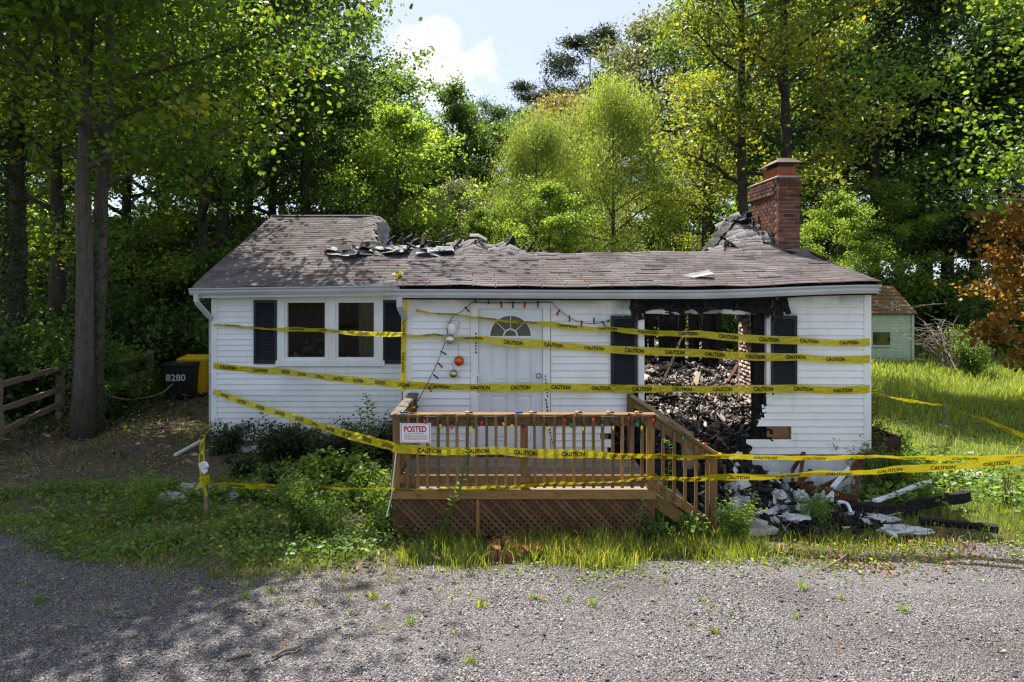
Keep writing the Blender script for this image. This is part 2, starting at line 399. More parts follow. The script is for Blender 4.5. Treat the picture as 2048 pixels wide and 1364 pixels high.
# ------------------------------------------------------------ builders
ORI = {}                                                     # world position of an object's frame
def tag(o, label=None, cat=None, group=None, kind=None):
    if label: o['label'] = label
    if cat: o['category'] = cat
    if group: o['group'] = group
    if kind: o['kind'] = kind
    return o
def thing(name, loc, label, cat, group=None):
    o = bpy.data.objects.new(name, None); COL.objects.link(o)
    o.empty_display_size = 0.2; o.location = loc; ORI[o] = Vector(loc)
    return tag(o, label, cat, group)
def link(name, me, parent=None, loc=None, mat=None):
    """an object on a mesh; loc is its world position"""
    o = bpy.data.objects.new(name, me); COL.objects.link(o)
    loc = Vector(loc) if loc is not None else (ORI[parent].copy() if parent else Vector())
    if parent: o.parent = parent; o.location = loc - ORI[parent]
    else: o.location = loc
    ORI[o] = loc
    if mat is not None:
        if len(me.materials) == 0: me.materials.append(M[mat])
    return o
def copy_tree(o, parent=None, loc=None, rz=None, sc=None):
    c = o.copy(); COL.objects.link(c); c.parent = parent
    for ch in list(o.children): copy_tree(ch, c)
    if loc is not None: c.location = loc
    if rz is not None: c.rotation_euler.z = rz
    if sc is not None: c.scale = sc if hasattr(sc, '__len__') else (sc,) * 3
    return c

class MB:
    def __init__(s): s.v = []; s.f = []
    def add(s, vs, fs):
        b = len(s.v); s.v += [tuple(q) for q in vs]; s.f += [tuple(b + i for i in q) for q in fs]; return s
    BF = [(0, 3, 2, 1), (4, 5, 6, 7), (0, 1, 5, 4), (1, 2, 6, 5), (2, 3, 7, 6), (3, 0, 4, 7)]
    def box(s, x0, x1, y0, y1, z0, z1):
        return s.add([(x0, y0, z0), (x1, y0, z0), (x1, y1, z0), (x0, y1, z0), (x0, y0, z1), (x1, y0, z1), (x1, y1, z1), (x0, y1, z1)], s.BF)
    def rbox(s, c, sx, sy, sz, rot=None, taper=0.0, jit=0.0):
        c = Vector(c); vs = []
        for q in ((-1, -1, -1), (1, -1, -1), (1, 1, -1), (-1, 1, -1), (-1, -1, 1), (1, -1, 1), (1, 1, 1), (-1, 1, 1)):
            k = 1 - taper if q[2] > 0 else 1
            p = Vector((q[0] * sx / 2 * k, q[1] * sy / 2 * k, q[2] * sz / 2))
            if jit: p += Vector((rnd.uniform(-jit, jit), rnd.uniform(-jit, jit), rnd.uniform(-jit, jit)))
            vs.append(c + (rot @ p if rot is not None else p))
        return s.add(vs, s.BF)
    def beam(s, a, b, w, h, up=(0, 0, 1), jit=0.0, seg=1):
        """timber from a to b, w wide and h high"""
        a, b = Vector(a), Vector(b); d = (b - a).normalized()
        side = d.cross(Vector(up))
        if side.length < 1e-4: side = d.cross(Vector((0, 1, 0)))
        side.normalize(); u = side.cross(d)
        vs = []
        for k in range(seg + 1):
            p = a.lerp(b, k / seg)
            for sx, sz in ((-1, -1), (1, -1), (1, 1), (-1, 1)):
                q = p + side * (sx * w / 2) + u * (sz * h / 2)
                if jit: q += Vector((rnd.uniform(-jit, jit), rnd.uniform(-jit, jit), rnd.uniform(-jit, jit)))
                vs.append(q)
        fs = [(3, 2, 1, 0)]
        for k in range(seg):
            b0 = k * 4
            for i in range(4): fs.append((b0 + i, b0 + (i + 1) % 4, b0 + 4 + (i + 1) % 4, b0 + 4 + i))
        e = seg * 4; fs.append((e, e + 1, e + 2, e + 3))
        return s.add(vs, fs)
    def tube(s, pts, radii, n=8, cap=True):
        pts = [Vector(p) for p in pts]
        if not hasattr(radii, '__len__'): radii = [radii] * len(pts)
        vs, fs = [], []; ref = Vector((0.13, 0.21, 1.0))
        for i, p in enumerate(pts):
            d = (pts[min(i + 1, len(pts) - 1)] - pts[max(i - 1, 0)])
            d = d.normalized() if d.length > 1e-9 else Vector((0, 0, 1))
            a = d.cross(ref if abs(d.dot(ref.normalized())) < 0.95 else Vector((1, 0.1, 0))).normalized(); b = d.cross(a)
            for k in range(n):
                t = 2 * math.pi * k / n
                vs.append(p + (a * math.cos(t) + b * math.sin(t)) * radii[i])
        for i in range(len(pts) - 1):
            for k in range(n):
                fs.append((i * n + k, i * n + (k + 1) % n, (i + 1) * n + (k + 1) % n, (i + 1) * n + k))
        if cap: fs.append(tuple(range(n - 1, -1, -1))); fs.append(tuple((len(pts) - 1) * n + k for k in range(n)))
        return s.add(vs, fs)
    def lathe(s, c, prof, n=20, axis=None):
        """prof: (radius, height) pairs about the z axis through c"""
        c = Vector(c); vs, fs = [], []
        for r, h in prof:
            for k in range(n):
                t = 2 * math.pi * k / n
                p = Vector((r * math.cos(t), r * math.sin(t), h))
                if axis is not None: p = axis @ p
                vs.append(c + p)
        for i in range(len(prof) - 1):
            for k in range(n): fs.append((i * n + k, i * n + (k + 1) % n, (i + 1) * n + (k + 1) % n, (i + 1) * n + k))
        fs.append(tuple(range(n - 1, -1, -1))); fs.append(tuple((len(prof) - 1) * n + k for k in range(n)))
        return s.add(vs, fs)
    def prism_x(s, prof, x0, x1, dz=None, seg=1):
        """profile in (y,z) drawn along x; dz(x) bends it"""
        n = len(prof); vs, fs = [], []
        for k in range(seg + 1):
            x = x0 + (x1 - x0) * k / seg; o = dz(x) if dz else 0
            vs += [(x, y, z + o) for y, z in prof]
        for k in range(seg):
            for i in range(n): fs.append((k * n + i, k * n + (i + 1) % n, (k + 1) * n + (i + 1) % n, (k + 1) * n + i))
        fs.append(tuple(range(n - 1, -1, -1))); fs.append(tuple(seg * n + i for i in range(n)))
        return s.add(vs, fs)
    def mesh(s, name, off=Vector(), smooth=False):
        me = bpy.data.meshes.new(name)
        me.from_pydata([(x - off[0], y - off[1], z - off[2]) for x, y, z in s.v], [], s.f)
        if smooth: me.shade_smooth()
        return me
    def build(s, name, mat, parent=None, smooth=False, base=None, kind=None, bevel=0):
        if parent is not None: off = ORI[parent]
        elif base is not None: off = Vector(base)
        else:
            a = np.array(s.v); off = Vector(((a[:, 0].min() + a[:, 0].max()) / 2, (a[:, 1].min() + a[:, 1].max()) / 2, a[:, 2].min()))
        o = link(name, s.mesh(name, off, smooth), parent, off, mat)
        if bevel:
            b = o.modifiers.new("edge", 'BEVEL'); b.width = bevel; b.segments = 1; b.limit_method = 'ANGLE'
        if kind: o['kind'] = kind
        return o

def np_mesh(name, V, faces_tmpl, k, N, attrs=None, smooth=False):
    """N copies of a k-vertex template whose faces are faces_tmpl; V is (N,k,3)"""
    me = bpy.data.meshes.new(name)
    me.vertices.add(N * k); me.vertices.foreach_set('co', np.ascontiguousarray(V, dtype=np.float32).reshape(-1))
    tot = np.array([len(f) for f in faces_tmpl]); idx = np.concatenate([np.array(f) for f in faces_tmpl])
    L = (idx[None, :] + (np.arange(N) * k)[:, None]).reshape(-1).astype(np.int32)
    totals = np.tile(tot, N).astype(np.int32); starts = np.concatenate([[0], np.cumsum(totals)[:-1]]).astype(np.int32)
    me.loops.add(len(L)); me.loops.foreach_set('vertex_index', L)
    me.polygons.add(len(totals)); me.polygons.foreach_set('loop_start', starts)
    try: me.polygons.foreach_set('loop_total', totals)
    except Exception: pass
    me.update(calc_edges=True); me.validate()
    for nm, a in (attrs or {}).items():
        at = me.attributes.new(nm, 'FLOAT', 'POINT')
        at.data.foreach_set('value', np.repeat(np.asarray(a, dtype=np.float32), k))
    if smooth: me.shade_smooth()
    return me
def unit(a): return a / np.maximum(np.linalg.norm(a, axis=-1, keepdims=True), 1e-9)
LEAF = (np.array([(0, -.5, 0), (.30, -.05, .07), (0, .5, -.03), (-.30, -.05, .07)]), [(0, 1, 2, 3)])
LONG = (np.array([(0, -.5, 0), (.13, -.1, .03), (0, .5, -.08), (-.13, -.1, .03)]), [(0, 1, 2, 3)])
_m = [(0.0, -.5), (.20, -.34), (.42, -.26), (.38, -.02), (.44, .20), (.22, .26), (0.0, .48), (-.22, .26), (-.44, .20), (-.38, -.02), (-.42, -.26), (-.20, -.34)]
LOBED = (np.array([(a, b, 0.10 * abs(a) - 0.08 * b * b) for a, b in _m]), [(0, 1, 2, 3, 4, 5, 6), (0, 6, 7, 8, 9, 10, 11)])
OVAL = (np.array([(0, -.5, 0), (.26, -.25, .05), (.30, .1, .05), (0, .5, -.06), (-.30, .1, .05), (-.26, -.25, .05)]), [(0, 1, 2, 3), (0, 3, 4, 5)])
def leaves(name, Pn, Nn, size, tmpl, tone, along=None):
    tv, tf = tmpl; N = len(Pn); n = unit(Nn)
    t = rng.normal(size=(N, 3)) if along is None else along
    b = unit(t - (t * n).sum(1, keepdims=True) * n); a = np.cross(b, n)
    s = np.asarray(size)[:, None, None] if hasattr(size, '__len__') else size
    V = Pn[:, None, :] + s * (tv[None, :, 0:1] * a[:, None, :] + tv[None, :, 1:2] * b[:, None, :] + tv[None, :, 2:3] * n[:, None, :])
    return np_mesh(name, V, tf, len(tv), N, {'tone': tone})
def blades(name, Pn, h, w, bend, tone):
    N = len(Pn); az = rng.uniform(0, 2 * np.pi, N); bz = rng.uniform(0, 2 * np.pi, N)
    sd = np.stack([np.cos(az), np.sin(az), np.zeros(N)], 1) * (w[:, None] / 2)
    bd = np.stack([np.cos(bz), np.sin(bz), np.zeros(N)], 1) * (h * bend)[:, None]
    up = np.array([0, 0, 1.0])[None] * h[:, None]
    V = np.stack([Pn - sd, Pn + sd, Pn + sd * .75 + up * .55 + bd * .3, Pn - sd * .75 + up * .55 + bd * .3, Pn + up * (1 - 0.35 * bend[:, None]) + bd], 1)
    return np_mesh(name, V, [(0, 1, 2, 3), (3, 2, 4)], 5, N, {'tone': tone})
def shards(name, Pn, size, tone, flat=0.25, asp=3.0):
    """broken slivers: thin six-faced chips turned every way"""
    N = len(Pn); n = unit(rng.normal(size=(N, 3)) + np.array([0, 0, 0.8])); t = rng.normal(size=(N, 3))
    b = unit(t - (t * n).sum(1, keepdims=True) * n); a = np.cross(b, n)
    q = np.array([(-1, -1, -1), (1, -1, -1), (1, 1, -1), (-1, 1, -1), (-1, -1, 1), (1, -1, 1), (1, 1, 1), (-1, 1, 1)]) * 0.5
    sx = size * rng.uniform(0.5, 1.0, N); sy = size * rng.uniform(1.0, asp, N); sz = size * flat * rng.uniform(0.5, 1.5, N)
    J = 1 + rng.normal(size=(N, 8, 3)) * 0.18
    q = q[None] * J
    V = Pn[:, None, :] + q[..., 0:1] * (sx[:, None] * a)[:, None, :] + q[..., 1:2] * (sy[:, None] * b)[:, None, :] + q[..., 2:3] * (sz[:, None] * n)[:, None, :]
    return np_mesh(name, V, MB.BF, 8, N, {'tone': tone})
def stones(name, Pn, size, tone):
    N = len(Pn); q = np.array([(1, 0, 0), (0, 1, 0), (-1, 0, 0), (0, -1, 0), (0, 0, .7), (0, 0, -.7)], float)
    az = rng.uniform(0, 6.28, N); c, s = np.cos(az), np.sin(az)
    J = q[None] * (1 + rng.normal(size=(N, 6, 3)) * 0.2) * (size[:, None, None] / 2)
    V = np.stack([J[..., 0] * c[:, None] - J[..., 1] * s[:, None], J[..., 0] * s[:, None] + J[..., 1] * c[:, None], J[..., 2]], -1) + Pn[:, None, :]
    f = [(0, 1, 4), (1, 2, 4), (2, 3, 4), (3, 0, 4), (1, 0, 5), (2, 1, 5), (3, 2, 5), (0, 3, 5)]
    return np_mesh(name, V, f, 6, N, {'tone': tone})
_txt = {}
def text_data(body, bold=0.0):
    key = (body, bold)
    if key in _txt: return _txt[key]
    cu = bpy.data.curves.new("lettering", 'FONT'); cu.body = body; cu.size = 1.0; cu.offset = bold; cu.resolution_u = 3
    ob = bpy.data.objects.new("lettering", cu); COL.objects.link(ob)
    bpy.context.view_layer.update()
    ev = ob.evaluated_get(bpy.context.evaluated_depsgraph_get()); me = ev.to_mesh()
    v = np.array([tuple(q.co) for q in me.vertices]); f = [tuple(p.vertices) for p in me.polygons]
    ev.to_mesh_clear(); bpy.data.objects.remove(ob); bpy.data.curves.remove(cu)
    lo, hi = v.min(0), v.max(0); v = (v - lo) / np.maximum(hi - lo, 1e-6); ar = (hi - lo)[0] / (hi - lo)[1]
    _txt[key] = (v[:, :2], f, ar)
    return _txt[key]
def lettering(mb, body, org, ex, ey, w, h, bold=0.0):
    """flat text in the plane of ex, ey with its lower left corner at org"""
    v, f, _ = text_data(body, bold); ex, ey, org = Vector(ex), Vector(ey), Vector(org)
    mb.add([org + ex * (a * w) + ey * (b * h) for a, b in v], f)

_o = 'first second third fourth fifth sixth seventh eighth ninth tenth eleventh twelfth thirteenth fourteenth fifteenth sixteenth'.split()
def ORD(v, vals): return _o[sorted(vals).index(v)]

def spline_pts(pts, n=6):
    out = []
    for i in range(len(pts) - 1):
        p0, p1, p2, p3 = pts[max(i - 1, 0)], pts[i], pts[i + 1], pts[min(i + 2, len(pts) - 1)]
        for k in range(n):
            t = k / n; out.append(.5 * ((2 * p1) + (p2 - p0) * t + (2 * p0 - 5 * p1 + 4 * p2 - p3) * t * t + (3 * p1 - p0 - 3 * p2 + p3) * t ** 3))
    return out + [pts[-1]]

# ------------------------------------------------------------ the ground
def smooth(a, b, x):
    t = min(1, max(0, (x - a) / (b - a))); return t * t * (3 - 2 * t)
gx = np.concatenate([np.linspace(-400, -30, 12), np.linspace(-27, 27, 110), np.linspace(30, 400, 12)])
gy = np.concatenate([np.linspace(-300, -5, 8), np.linspace(-3, 34, 90), np.linspace(37, 500, 14)])
def gz(x, y):
    return 0.02 * math.sin(1.3 * x + 0.7 * y) + 0.015 * math.sin(2.9 * x - 1.7 * y + 1) - 0.02
vs = [(x, y, gz(x, y)) for y in gy for x in gx]
fs = [(j * len(gx) + i, j * len(gx) + i + 1, (j + 1) * len(gx) + i + 1, (j + 1) * len(gx) + i) for j in range(len(gy) - 1) for i in range(len(gx) - 1)]
mb = MB(); mb.add(vs, fs)
ground = mb.build('ground', 'soil', base=(0, 0, 0), smooth=True, kind='structure')
# gravel drive: its upper edge follows the ragged margin of the weeds
edge_px = [(-1500, 960), (-400, 975), (0, 1030), (160, 1095), (330, 1135), (480, 1155), (620, 1150), (760, 1135), (880, 1128), (1020, 1132), (1180, 1130), (1320, 1118), (1460, 1110), (1600, 1108), (1760, 1100), (1900, 1090), (2048, 1082), (2700, 1060), (3600, 1050)]
top = [G(px, py) for px, py in edge_px]
def edge_y(x):
    for a, b in zip(top[:-1], top[1:]):
        if a.x <= x <= b.x: return a.y + (b.y - a.y) * (x - a.x) / (b.x - a.x)
    return top[0].y if x < top[0].x else top[-1].y
mb = MB(); xs = np.linspace(top[0].x, top[-1].x, 320); rows = 26; vv = []
for x in xs:
    ye = edge_y(x) + 0.10 * math.sin(5 * x) + 0.07 * math.sin(13 * x + 1) + rnd.uniform(-.05, .05)
    for k in range(rows):
        t = k / (rows - 1); y = ye * (1 - t ** 1.3) + (-60) * t ** 1.3 if k > 12 else ye - 0.45 * k
        vv.append((x, y, gz(x, y) + (0.004 if k == 0 else 0.022 + 0.006 * math.sin(7 * x + 3 * y))))
ff = [(i * rows + k + 1, (i + 1) * rows + k + 1, (i + 1) * rows + k, i * rows + k) for i in range(len(xs) - 1) for k in range(rows - 1)]
mb.add(vv, ff)
gravel_drive = mb.build('gravel_drive', 'gravel', base=(0, 0, 0), smooth=True, kind='structure')

# ------------------------------------------------------------ the house
DW, DL = 9.86, 12.30                                         # front wall of the projecting wing, front wall of the set-back wing
house = thing('burnt_house', (0.8, DW, 0), 'fire-gutted white clapboard bungalow with caved-in roof behind the wooden porch', 'house')
def part(mb, name, mat, parent=None, **k): return mb.build(name, mat, parent or house, **k)
front = MB().box(-1.50, -0.58, DW + .02, DW + .10, 0.50, 2.90)
front.box(-0.58, 0.54, DW + .02, DW + .10, 2.70, 2.90); front.box(0.54, 1.72, DW + .02, DW + .10, 1.10, 2.90)
front.box(0.54, 1.36, DW + .02, DW + .10, 0.50, 1.10); front.box(3.66, 5.00, DW + .02, DW + .10, 0.50, 2.92)
front_wall = part(front, 'front_wall', 'sheathing')
side = MB().box(-5.22, -1.54, DL + .02, DL + .10, 0.1, 1.50); side.box(-5.22, -4.06, DL + .02, DL + .10, 1.50, 2.86)
side.box(-2.31, -1.54, DL + .02, DL + .10, 1.50, 2.86); side.box(-4.06, -2.31, DL + .02, DL + .10, 2.72, 2.86)
wing_wall = part(side, 'wing_wall', 'plaster')
def board(x0, x1, y, z0, z1, lean=0.021):
    j = rnd.uniform(-.0015, .0015)
    return MB().add([(x0, y - lean + j, z0), (x1, y - lean + j, z0), (x1, y, z1), (x0, y, z1), (x0, y + .012, z0), (x1, y + .012, z0), (x1, y + .012, z1), (x0, y + .012, z1)],
                    [(0, 1, 2, 3), (5, 4, 7, 6), (4, 5, 1, 0), (3, 2, 6, 7), (4, 0, 3, 7), (1, 5, 6, 2)])
CH = 0.0985
lowR = [(1.45, 3.62), (1.30, 3.60), (1.20, 3.52), (1.10, 3.50), (1.00, 3.44), (0.90, 3.93), (0.80, 3.93), (0.70, 3.30), (0.5, 3.30)]
z = 0.58; k = 0
while z < 2.88:
    z1 = min(z + CH + 0.006, 2.90)
    spans = [(-1.42, -0.585), (0.545, 1.765)]
    if z < 1.16: spans[1] = (0.545, 1.34 + 0.10 * math.sin(k * 2.3))
    elif z < 1.45: spans[1] = (0.545, 1.70)
    r0 = 3.66
    if z < 1.50:
        r0 = [b for a, b in lowR if z >= a - 0.05][0]
    if z > 2.60: spans = [(-1.42, 1.76)]
    if z > 2.66: r0 = 3.68
    spans.append((r0, 4.95))
    for a, b in spans: board(a, b, DW, z, z1).build('siding_board', 'vinyl', front_wall)
    z += CH; k += 1
z = 0.20
while z < 2.82:
    z1 = min(z + CH + 0.006, 2.84)
    spans = [(-5.17, -4.112), (-2.258, -1.56)] if 1.42 < z < 2.74 else [(-5.17, -1.56)]
    if z > 2.74: spans = [(-5.17, -4.112), (-2.258, -1.56)]
    for a, b in spans: board(a, b, DL, z, z1).build('siding_board', 'vinyl', wing_wall)
    z += CH
# corner boards, foundation, gable and rear walls
for x0, x1, y, z0, z1 in ((-1.535, -1.42, DW, 0.56, 2.92), (4.95, 5.05, DW, 0.56, 2.95), (-5.275, -5.17, DL, 0.18, 2.84)):
    part(MB().box(x0, x1, y - .022, y + .05, z0, z1), 'corner_board', 'trim_white')
part(MB().box(-1.50, 5.0, DW + .035, DW + .25, -0.2, 0.56).box(-5.22, -1.5, DL + .03, DL + .25, -0.2, 0.19), 'foundation', 'foundation')
def wall_y(x, y0, y1, z0, z1, name, lean):
    w = part(MB().box(x - .04, x + .04, y0, y1, z0, z1), name, 'sheathing')
    zz = z0
    while zz < z1 - .02:
        m = MB(); m.add([(x + lean * 3.8, y0, zz), (x + lean * 3.8, y1, zz), (x + lean * 3.3, y1, zz + CH), (x + lean * 3.3, y0, zz + CH)], [(0, 1, 2, 3)] if lean > 0 else [(3, 2, 1, 0)])
        m.build('siding_board', 'vinyl', w); zz += CH
wall_y(-5.24, DL + .1, 20.0, 0.1, 2.84, 'gable_wall', -0.014)
wall_y(-1.52, DW + .1, DL, 0.5, 2.84, 'return_wall', -0.014)
wall_y(5.01, DW + .1, 11.9, 0.5, 2.9, 'gable_wall', 0.014)
part(MB().box(-5.2, 5.0, 19.9, 20.0, 0.1, 1.0), 'rear_wall', 'char')
# the two rooms behind the windows of the set-back wing
part(MB().box(-5.18, -3.0, 15.9, 16.0, 0.6, 2.75).box(-3.55, -3.49, 13.2, 15.9, .6, 2.75), 'room_wall', 'soot_room_shade')  # left room's shade put into a darker wall colour than the lit right room
room = MB().box(-2.35, -1.75, 14.9, 15.0, 0.6, 2.75).box(-3.0, -2.94, 13.7, 15.9, .6, 2.75).box(-5.2, -1.6, DL + .1, 16.0, 0.52, 0.6)
part(room, 'room_wall', 'plaster')
part(MB().box(-5.2, -1.7, DL + .1, 16.0, 2.76, 2.80), 'ceiling', 'soot_room_shade')

def window(x0, x1):
    w = part(MB().box(x0, x0 + .045, DL - .01, DL + .06, 1.60, 2.66).box(x1 - .045, x1, DL - .01, DL + .06, 1.60, 2.66).box(x0 + .045, x1 - .045, DL - .01, DL + .06, 2.615, 2.66).box(x0 + .045, x1 - .045, DL - .01, DL + .06, 1.60, 1.655), 'window_sash', 'trim_white')
    MB().box(x0 + .045, x1 - .045, DL + .03, DL + .034, 1.655, 2.615).build('pane', 'glass_pane', w)
casing = MB().box(-4.11, -3.99, DL - .035, DL + .05, 1.50, 2.80).box(-2.38, -2.26, DL - .035, DL + .05, 1.50, 2.80).box(-3.99, -2.38, DL - .035, DL + .05, 2.66, 2.80).box(-3.24, -3.10, DL - .035, DL + .05, 1.60, 2.66)
cas = part(casing, 'window_frame', 'trim_white')
MB().box(-4.14, -2.23, DL - .05, DL + .05, 1.50, 1.60).build('sill', 'trim_white', cas)
window(-3.99, -3.24); window(-3.10, -2.38)

def shutter(px0, px1, py0, py1, d):
    x0, x1, z1, z0 = XW(px0, d), XW(px1, d), ZW(py0, d), ZW(py1, d); y = d - .012
    s = part(MB().box(x0, x0 + .04, y - .035, y, z0, z1).box(x1 - .04, x1, y - .035, y, z0, z1).box(x0 + .04, x1 - .04, y - .034, y, z1 - .05, z1).box(x0 + .04, x1 - .04, y - .034, y, z0, z0 + .06), 'shutter', 'shutter')
    m = MB(); zz = z0 + .065
    while zz < z1 - .07:
        m.add([(x0 + .04, y - .030, zz), (x1 - .04, y - .030, zz), (x1 - .04, y - .006, zz + .030), (x0 + .04, y - .006, zz + .030)], [(0, 1, 2, 3)])
        zz += .0245
    m.build('louvers', 'shutter', s, kind='stuff')
shutter(509, 554, 600, 727, DL); shutter(767, 807, 600, 727, DL)
shutter(1221, 1273, 631, 783, DW); shutter(1540, 1592, 631, 783, DW)

# front door
dx0, dx1, dz0, dz1 = XW(957, DW), XW(1086, DW), 0.55, ZW(617, DW)
fr = MB().box(dx0 - .11, dx0, DW - .03, DW + .06, .55, dz1).box(dx1, dx1 + .10, DW - .03, DW + .06, .55, dz1).box(dx0 - .11, dx1 + .10, DW - .032, DW + .06, dz1, dz1 + .075)
part(fr, 'door_frame', 'trim_white')
part(MB().box(dx0 - .02, dx1 + .02, DW - .06, DW + .05, .555, .585), 'threshold', 'iron_dark')
def loft(m, x0, x1, z0, z1, y, i, d):
    """a raised panel: bevelled edge standing d proud of y"""
    m.add([(x0, y, z0), (x1, y, z0), (x1, y, z1), (x0, y, z1), (x0 + i, y - d, z0 + i), (x1 - i, y - d, z0 + i), (x1 - i, y - d, z1 - i), (x0 + i, y - d, z1 - i)], [(4, 5, 6, 7), (0, 1, 5, 4), (1, 2, 6, 5), (2, 3, 7, 6), (3, 0, 4, 7)])
yd = DW + .015
door = part(MB().box(dx0 + .004, dx1 - .004, yd, yd + .045, .588, dz1 - .004), 'door', 'door_white')
for a, b in ((984, 1013), (1034, 1061)):
    for c, e in ((693, 762), (792, 878)):
        m = MB(); xa, xb, za, zb = XW(a, DW), XW(b, DW), ZW(e, DW), ZW(c, DW)
        for q in ((xa - .018, xa, za - .018, zb + .018), (xb, xb + .018, za - .018, zb + .018), (xa, xb, zb, zb + .018), (xa, xb, za - .018, za)): loft(m, *q, yd - .001, .006, .012)
        loft(m, xa + .012, xb - .012, za + .012, zb - .012, yd - .001, .03, .010)
        m.build('door_panel', 'door_white', door)
fc, fz, fr_ = XW(1021, DW), ZW(672, DW), 0.285
m = MB(); n = 26                                            # fanlight: half-round moulding, glass and glazing bars
def arc(m, r0, r1, y0, y1):
    vs = []
    for k in range(n + 1):
        a = math.pi * k / n
        for r, y in ((r0, y1), (r0, y0), (r1, y0), (r1, y1)): vs.append((fc + r * math.cos(a), y, fz + r * math.sin(a)))
    m.add(vs, [(k * 4 + i, k * 4 + (i + 1) % 4, k * 4 + 4 + (i + 1) % 4, k * 4 + 4 + i) for k in range(n) for i in range(4)] + [(3, 2, 1, 0), (n * 4, n * 4 + 1, n * 4 + 2, n * 4 + 3)])
arc(m, fr_, fr_ + .035, yd - .022, yd + .001); m.box(fc - fr_ - .035, fc + fr_ + .035, yd - .022, yd + .001, fz - .035, fz)
m.build('fanlight_frame', 'door_white', door)
m = MB(); m.add([(fc, yd - .004, fz)] + [(fc + fr_ * math.cos(math.pi * k / n), yd - .004, fz + fr_ * math.sin(math.pi * k / n)) for k in range(n + 1)], [(0, k + 1, k + 2) for k in range(n)])
m.build('fanlight_pane', 'glass_dark', door)
m = MB(); arc(m, .085, .105, yd - .014, yd - .003)
for a in (45, 90, 135): m.beam((fc + .10 * math.cos(R(a)), yd - .009, fz + .10 * math.sin(R(a))), (fc + fr_ * math.cos(R(a)), yd - .009, fz + fr_ * math.sin(R(a))), .010, .018, up=(0, 1, 0))
m.build('glazing_bar', 'door_white', door)
rotk = Matrix.Rotation(R(90), 3, 'X')
kx, kz = XW(1077, DW), ZW(752, DW)
MB().lathe((kx, yd, kz), [(.034, 0), (.034, .010), (.013, .014), (.013, .035), (.026, .042), (.030, .058), (.022, .070), (.001, .074)], 20, rotk).build('door_knob', 'steel', door, smooth=True)
MB().lathe((kx, yd, kz), [(.038, 0), (.038, .004), (.001, .005)], 20, rotk).build('lock_plate', 'iron_dark', door)

for a, b in (((952, 660), (952, 712)), ((955, 748), (957, 790)), ((1090, 745), (1096, 800)), ((1091, 792), (1099, 850)), ((1098, 852), (1109, 905))):
    p0_, p1_ = P(*a, DW - .036), P(*b, DW - .036)                # torn strips of printed sealing tape on the door frame
    st_ = part(MB().beam(p0_, p1_, .034, .003, up=(0, 1, 0), jit=.002, seg=5), 'seal_strip', 'sign_white')
    for k in range(7):
        c_ = p0_.lerp(p1_, .1 + .12 * k); e_ = p0_.lerp(p1_, .1 + .12 * k + .075)
        MB().beam(c_ + Vector((0, -.005, 0)), e_ + Vector((0, -.005, 0)), rnd.uniform(.012, .022), .002, up=(0, 1, 0)).build('print', 'ink', st_)
# wall lantern left of the door
lx, lz = XW(907, DW), ZW(655, DW)
lan = part(MB().box(lx - .07, lx + .07, DW - .055, DW - .012, lz - .02, lz + .10), 'wall_lantern', 'steel', bevel=.006)
MB().lathe((lx - .01, DW - .12, lz - .06), [(.02, .13), (.055, .11), (.062, .06), (.05, .0), (.03, -.03), (.001, -.035)][::-1], 16).build('lamp_globe', 'sign_white', lan, smooth=True)
MB().box(lx - .02, lx + .09, DW - .05, DW - .012, lz - .135, lz - .02).build('back_plate', 'trim_white', lan, bevel=.006)

# burnt-out picture window: jambs, charred header and studs, melted trim
part(MB().box(1.775, 1.86, DW - .03, DW + .07, 1.15, 2.66), 'window_jamb', 'trim_white')
part(MB().box(3.575, 3.655, DW - .03, DW + .07, 1.28, 2.66), 'window_jamb', 'trim_white')
part(MB().beam((1.76, DW + .05, 2.76), (3.72, DW + .05, 2.80), .10, .26, jit=.014, seg=14), 'charred_header', 'char')
part(MB().beam((1.78, DW - .005, 2.60), (3.66, DW - .005, 2.61), .05, .10, jit=.012, seg=16), 'charred_header', 'char_brown')
for xa, xb, zz in ((1.84, 2.36, 2.56), (2.42, 2.62, 2.565), (2.66, 3.42, 2.56)):
    m = MB(); N = 12; vs = []
    for k in range(N + 1):
        t = k / N; x = xa + (xb - xa) * t; s = math.sin(math.pi * t) ** .5
        for y, dz in ((DW - .038, -.012 * s), (DW - .060, .03 * s), (DW - .035, .05 * s)): vs.append((x, y, zz + dz + .01 * math.sin(5 * t)))
    m.add(vs, [(k * 3 + i, k * 3 + i + 1, k * 3 + 4 + i, k * 3 + 3 + i) for k in range(N) for i in range(2)])
    part(m, 'melted_trim', 'trim_white')
for x0, y0, w in ((3.50, DW + .10, .17), (1.80, DW + .10, .06), (3.62, DW + .22, .1)):
    part(MB().beam((x0, y0, .6), (x0 + .01, y0, 2.7), w, .10, up=(0, 1, 0), jit=.012, seg=8), 'charred_stud', 'char')
for k in range(46):                                          # scorched and split ends hanging round the head of the opening
    sd = rnd.choice([0, 1, 2]); x = rnd.uniform(1.62, 1.86) if sd == 0 else (rnd.uniform(3.58, 3.84) if sd == 1 else rnd.uniform(1.8, 3.65)); zt = rnd.uniform(2.62, 2.86); L = rnd.uniform(.06, .26)
    part(MB().beam((x, DW - rnd.uniform(.026, .045), zt), (x + rnd.gauss(0, .05), DW - rnd.uniform(.026, .06), zt - L), rnd.uniform(.02, .07), rnd.uniform(.006, .02), up=(0, 1, 0), jit=.008, seg=4), 'scorched_splinter', rnd.choice(['char', 'char', 'char_brown']))
part(MB().beam((1.55, 9.735, 2.80), (3.95, 9.735, 2.83), .03, .09, jit=.008, seg=16), 'scorched_soffit', 'char')
part(MB().rbox((3.74, DW + .006, .905), .30, .012, .17, jit=.004), 'bare_sheathing', 'sheathing')
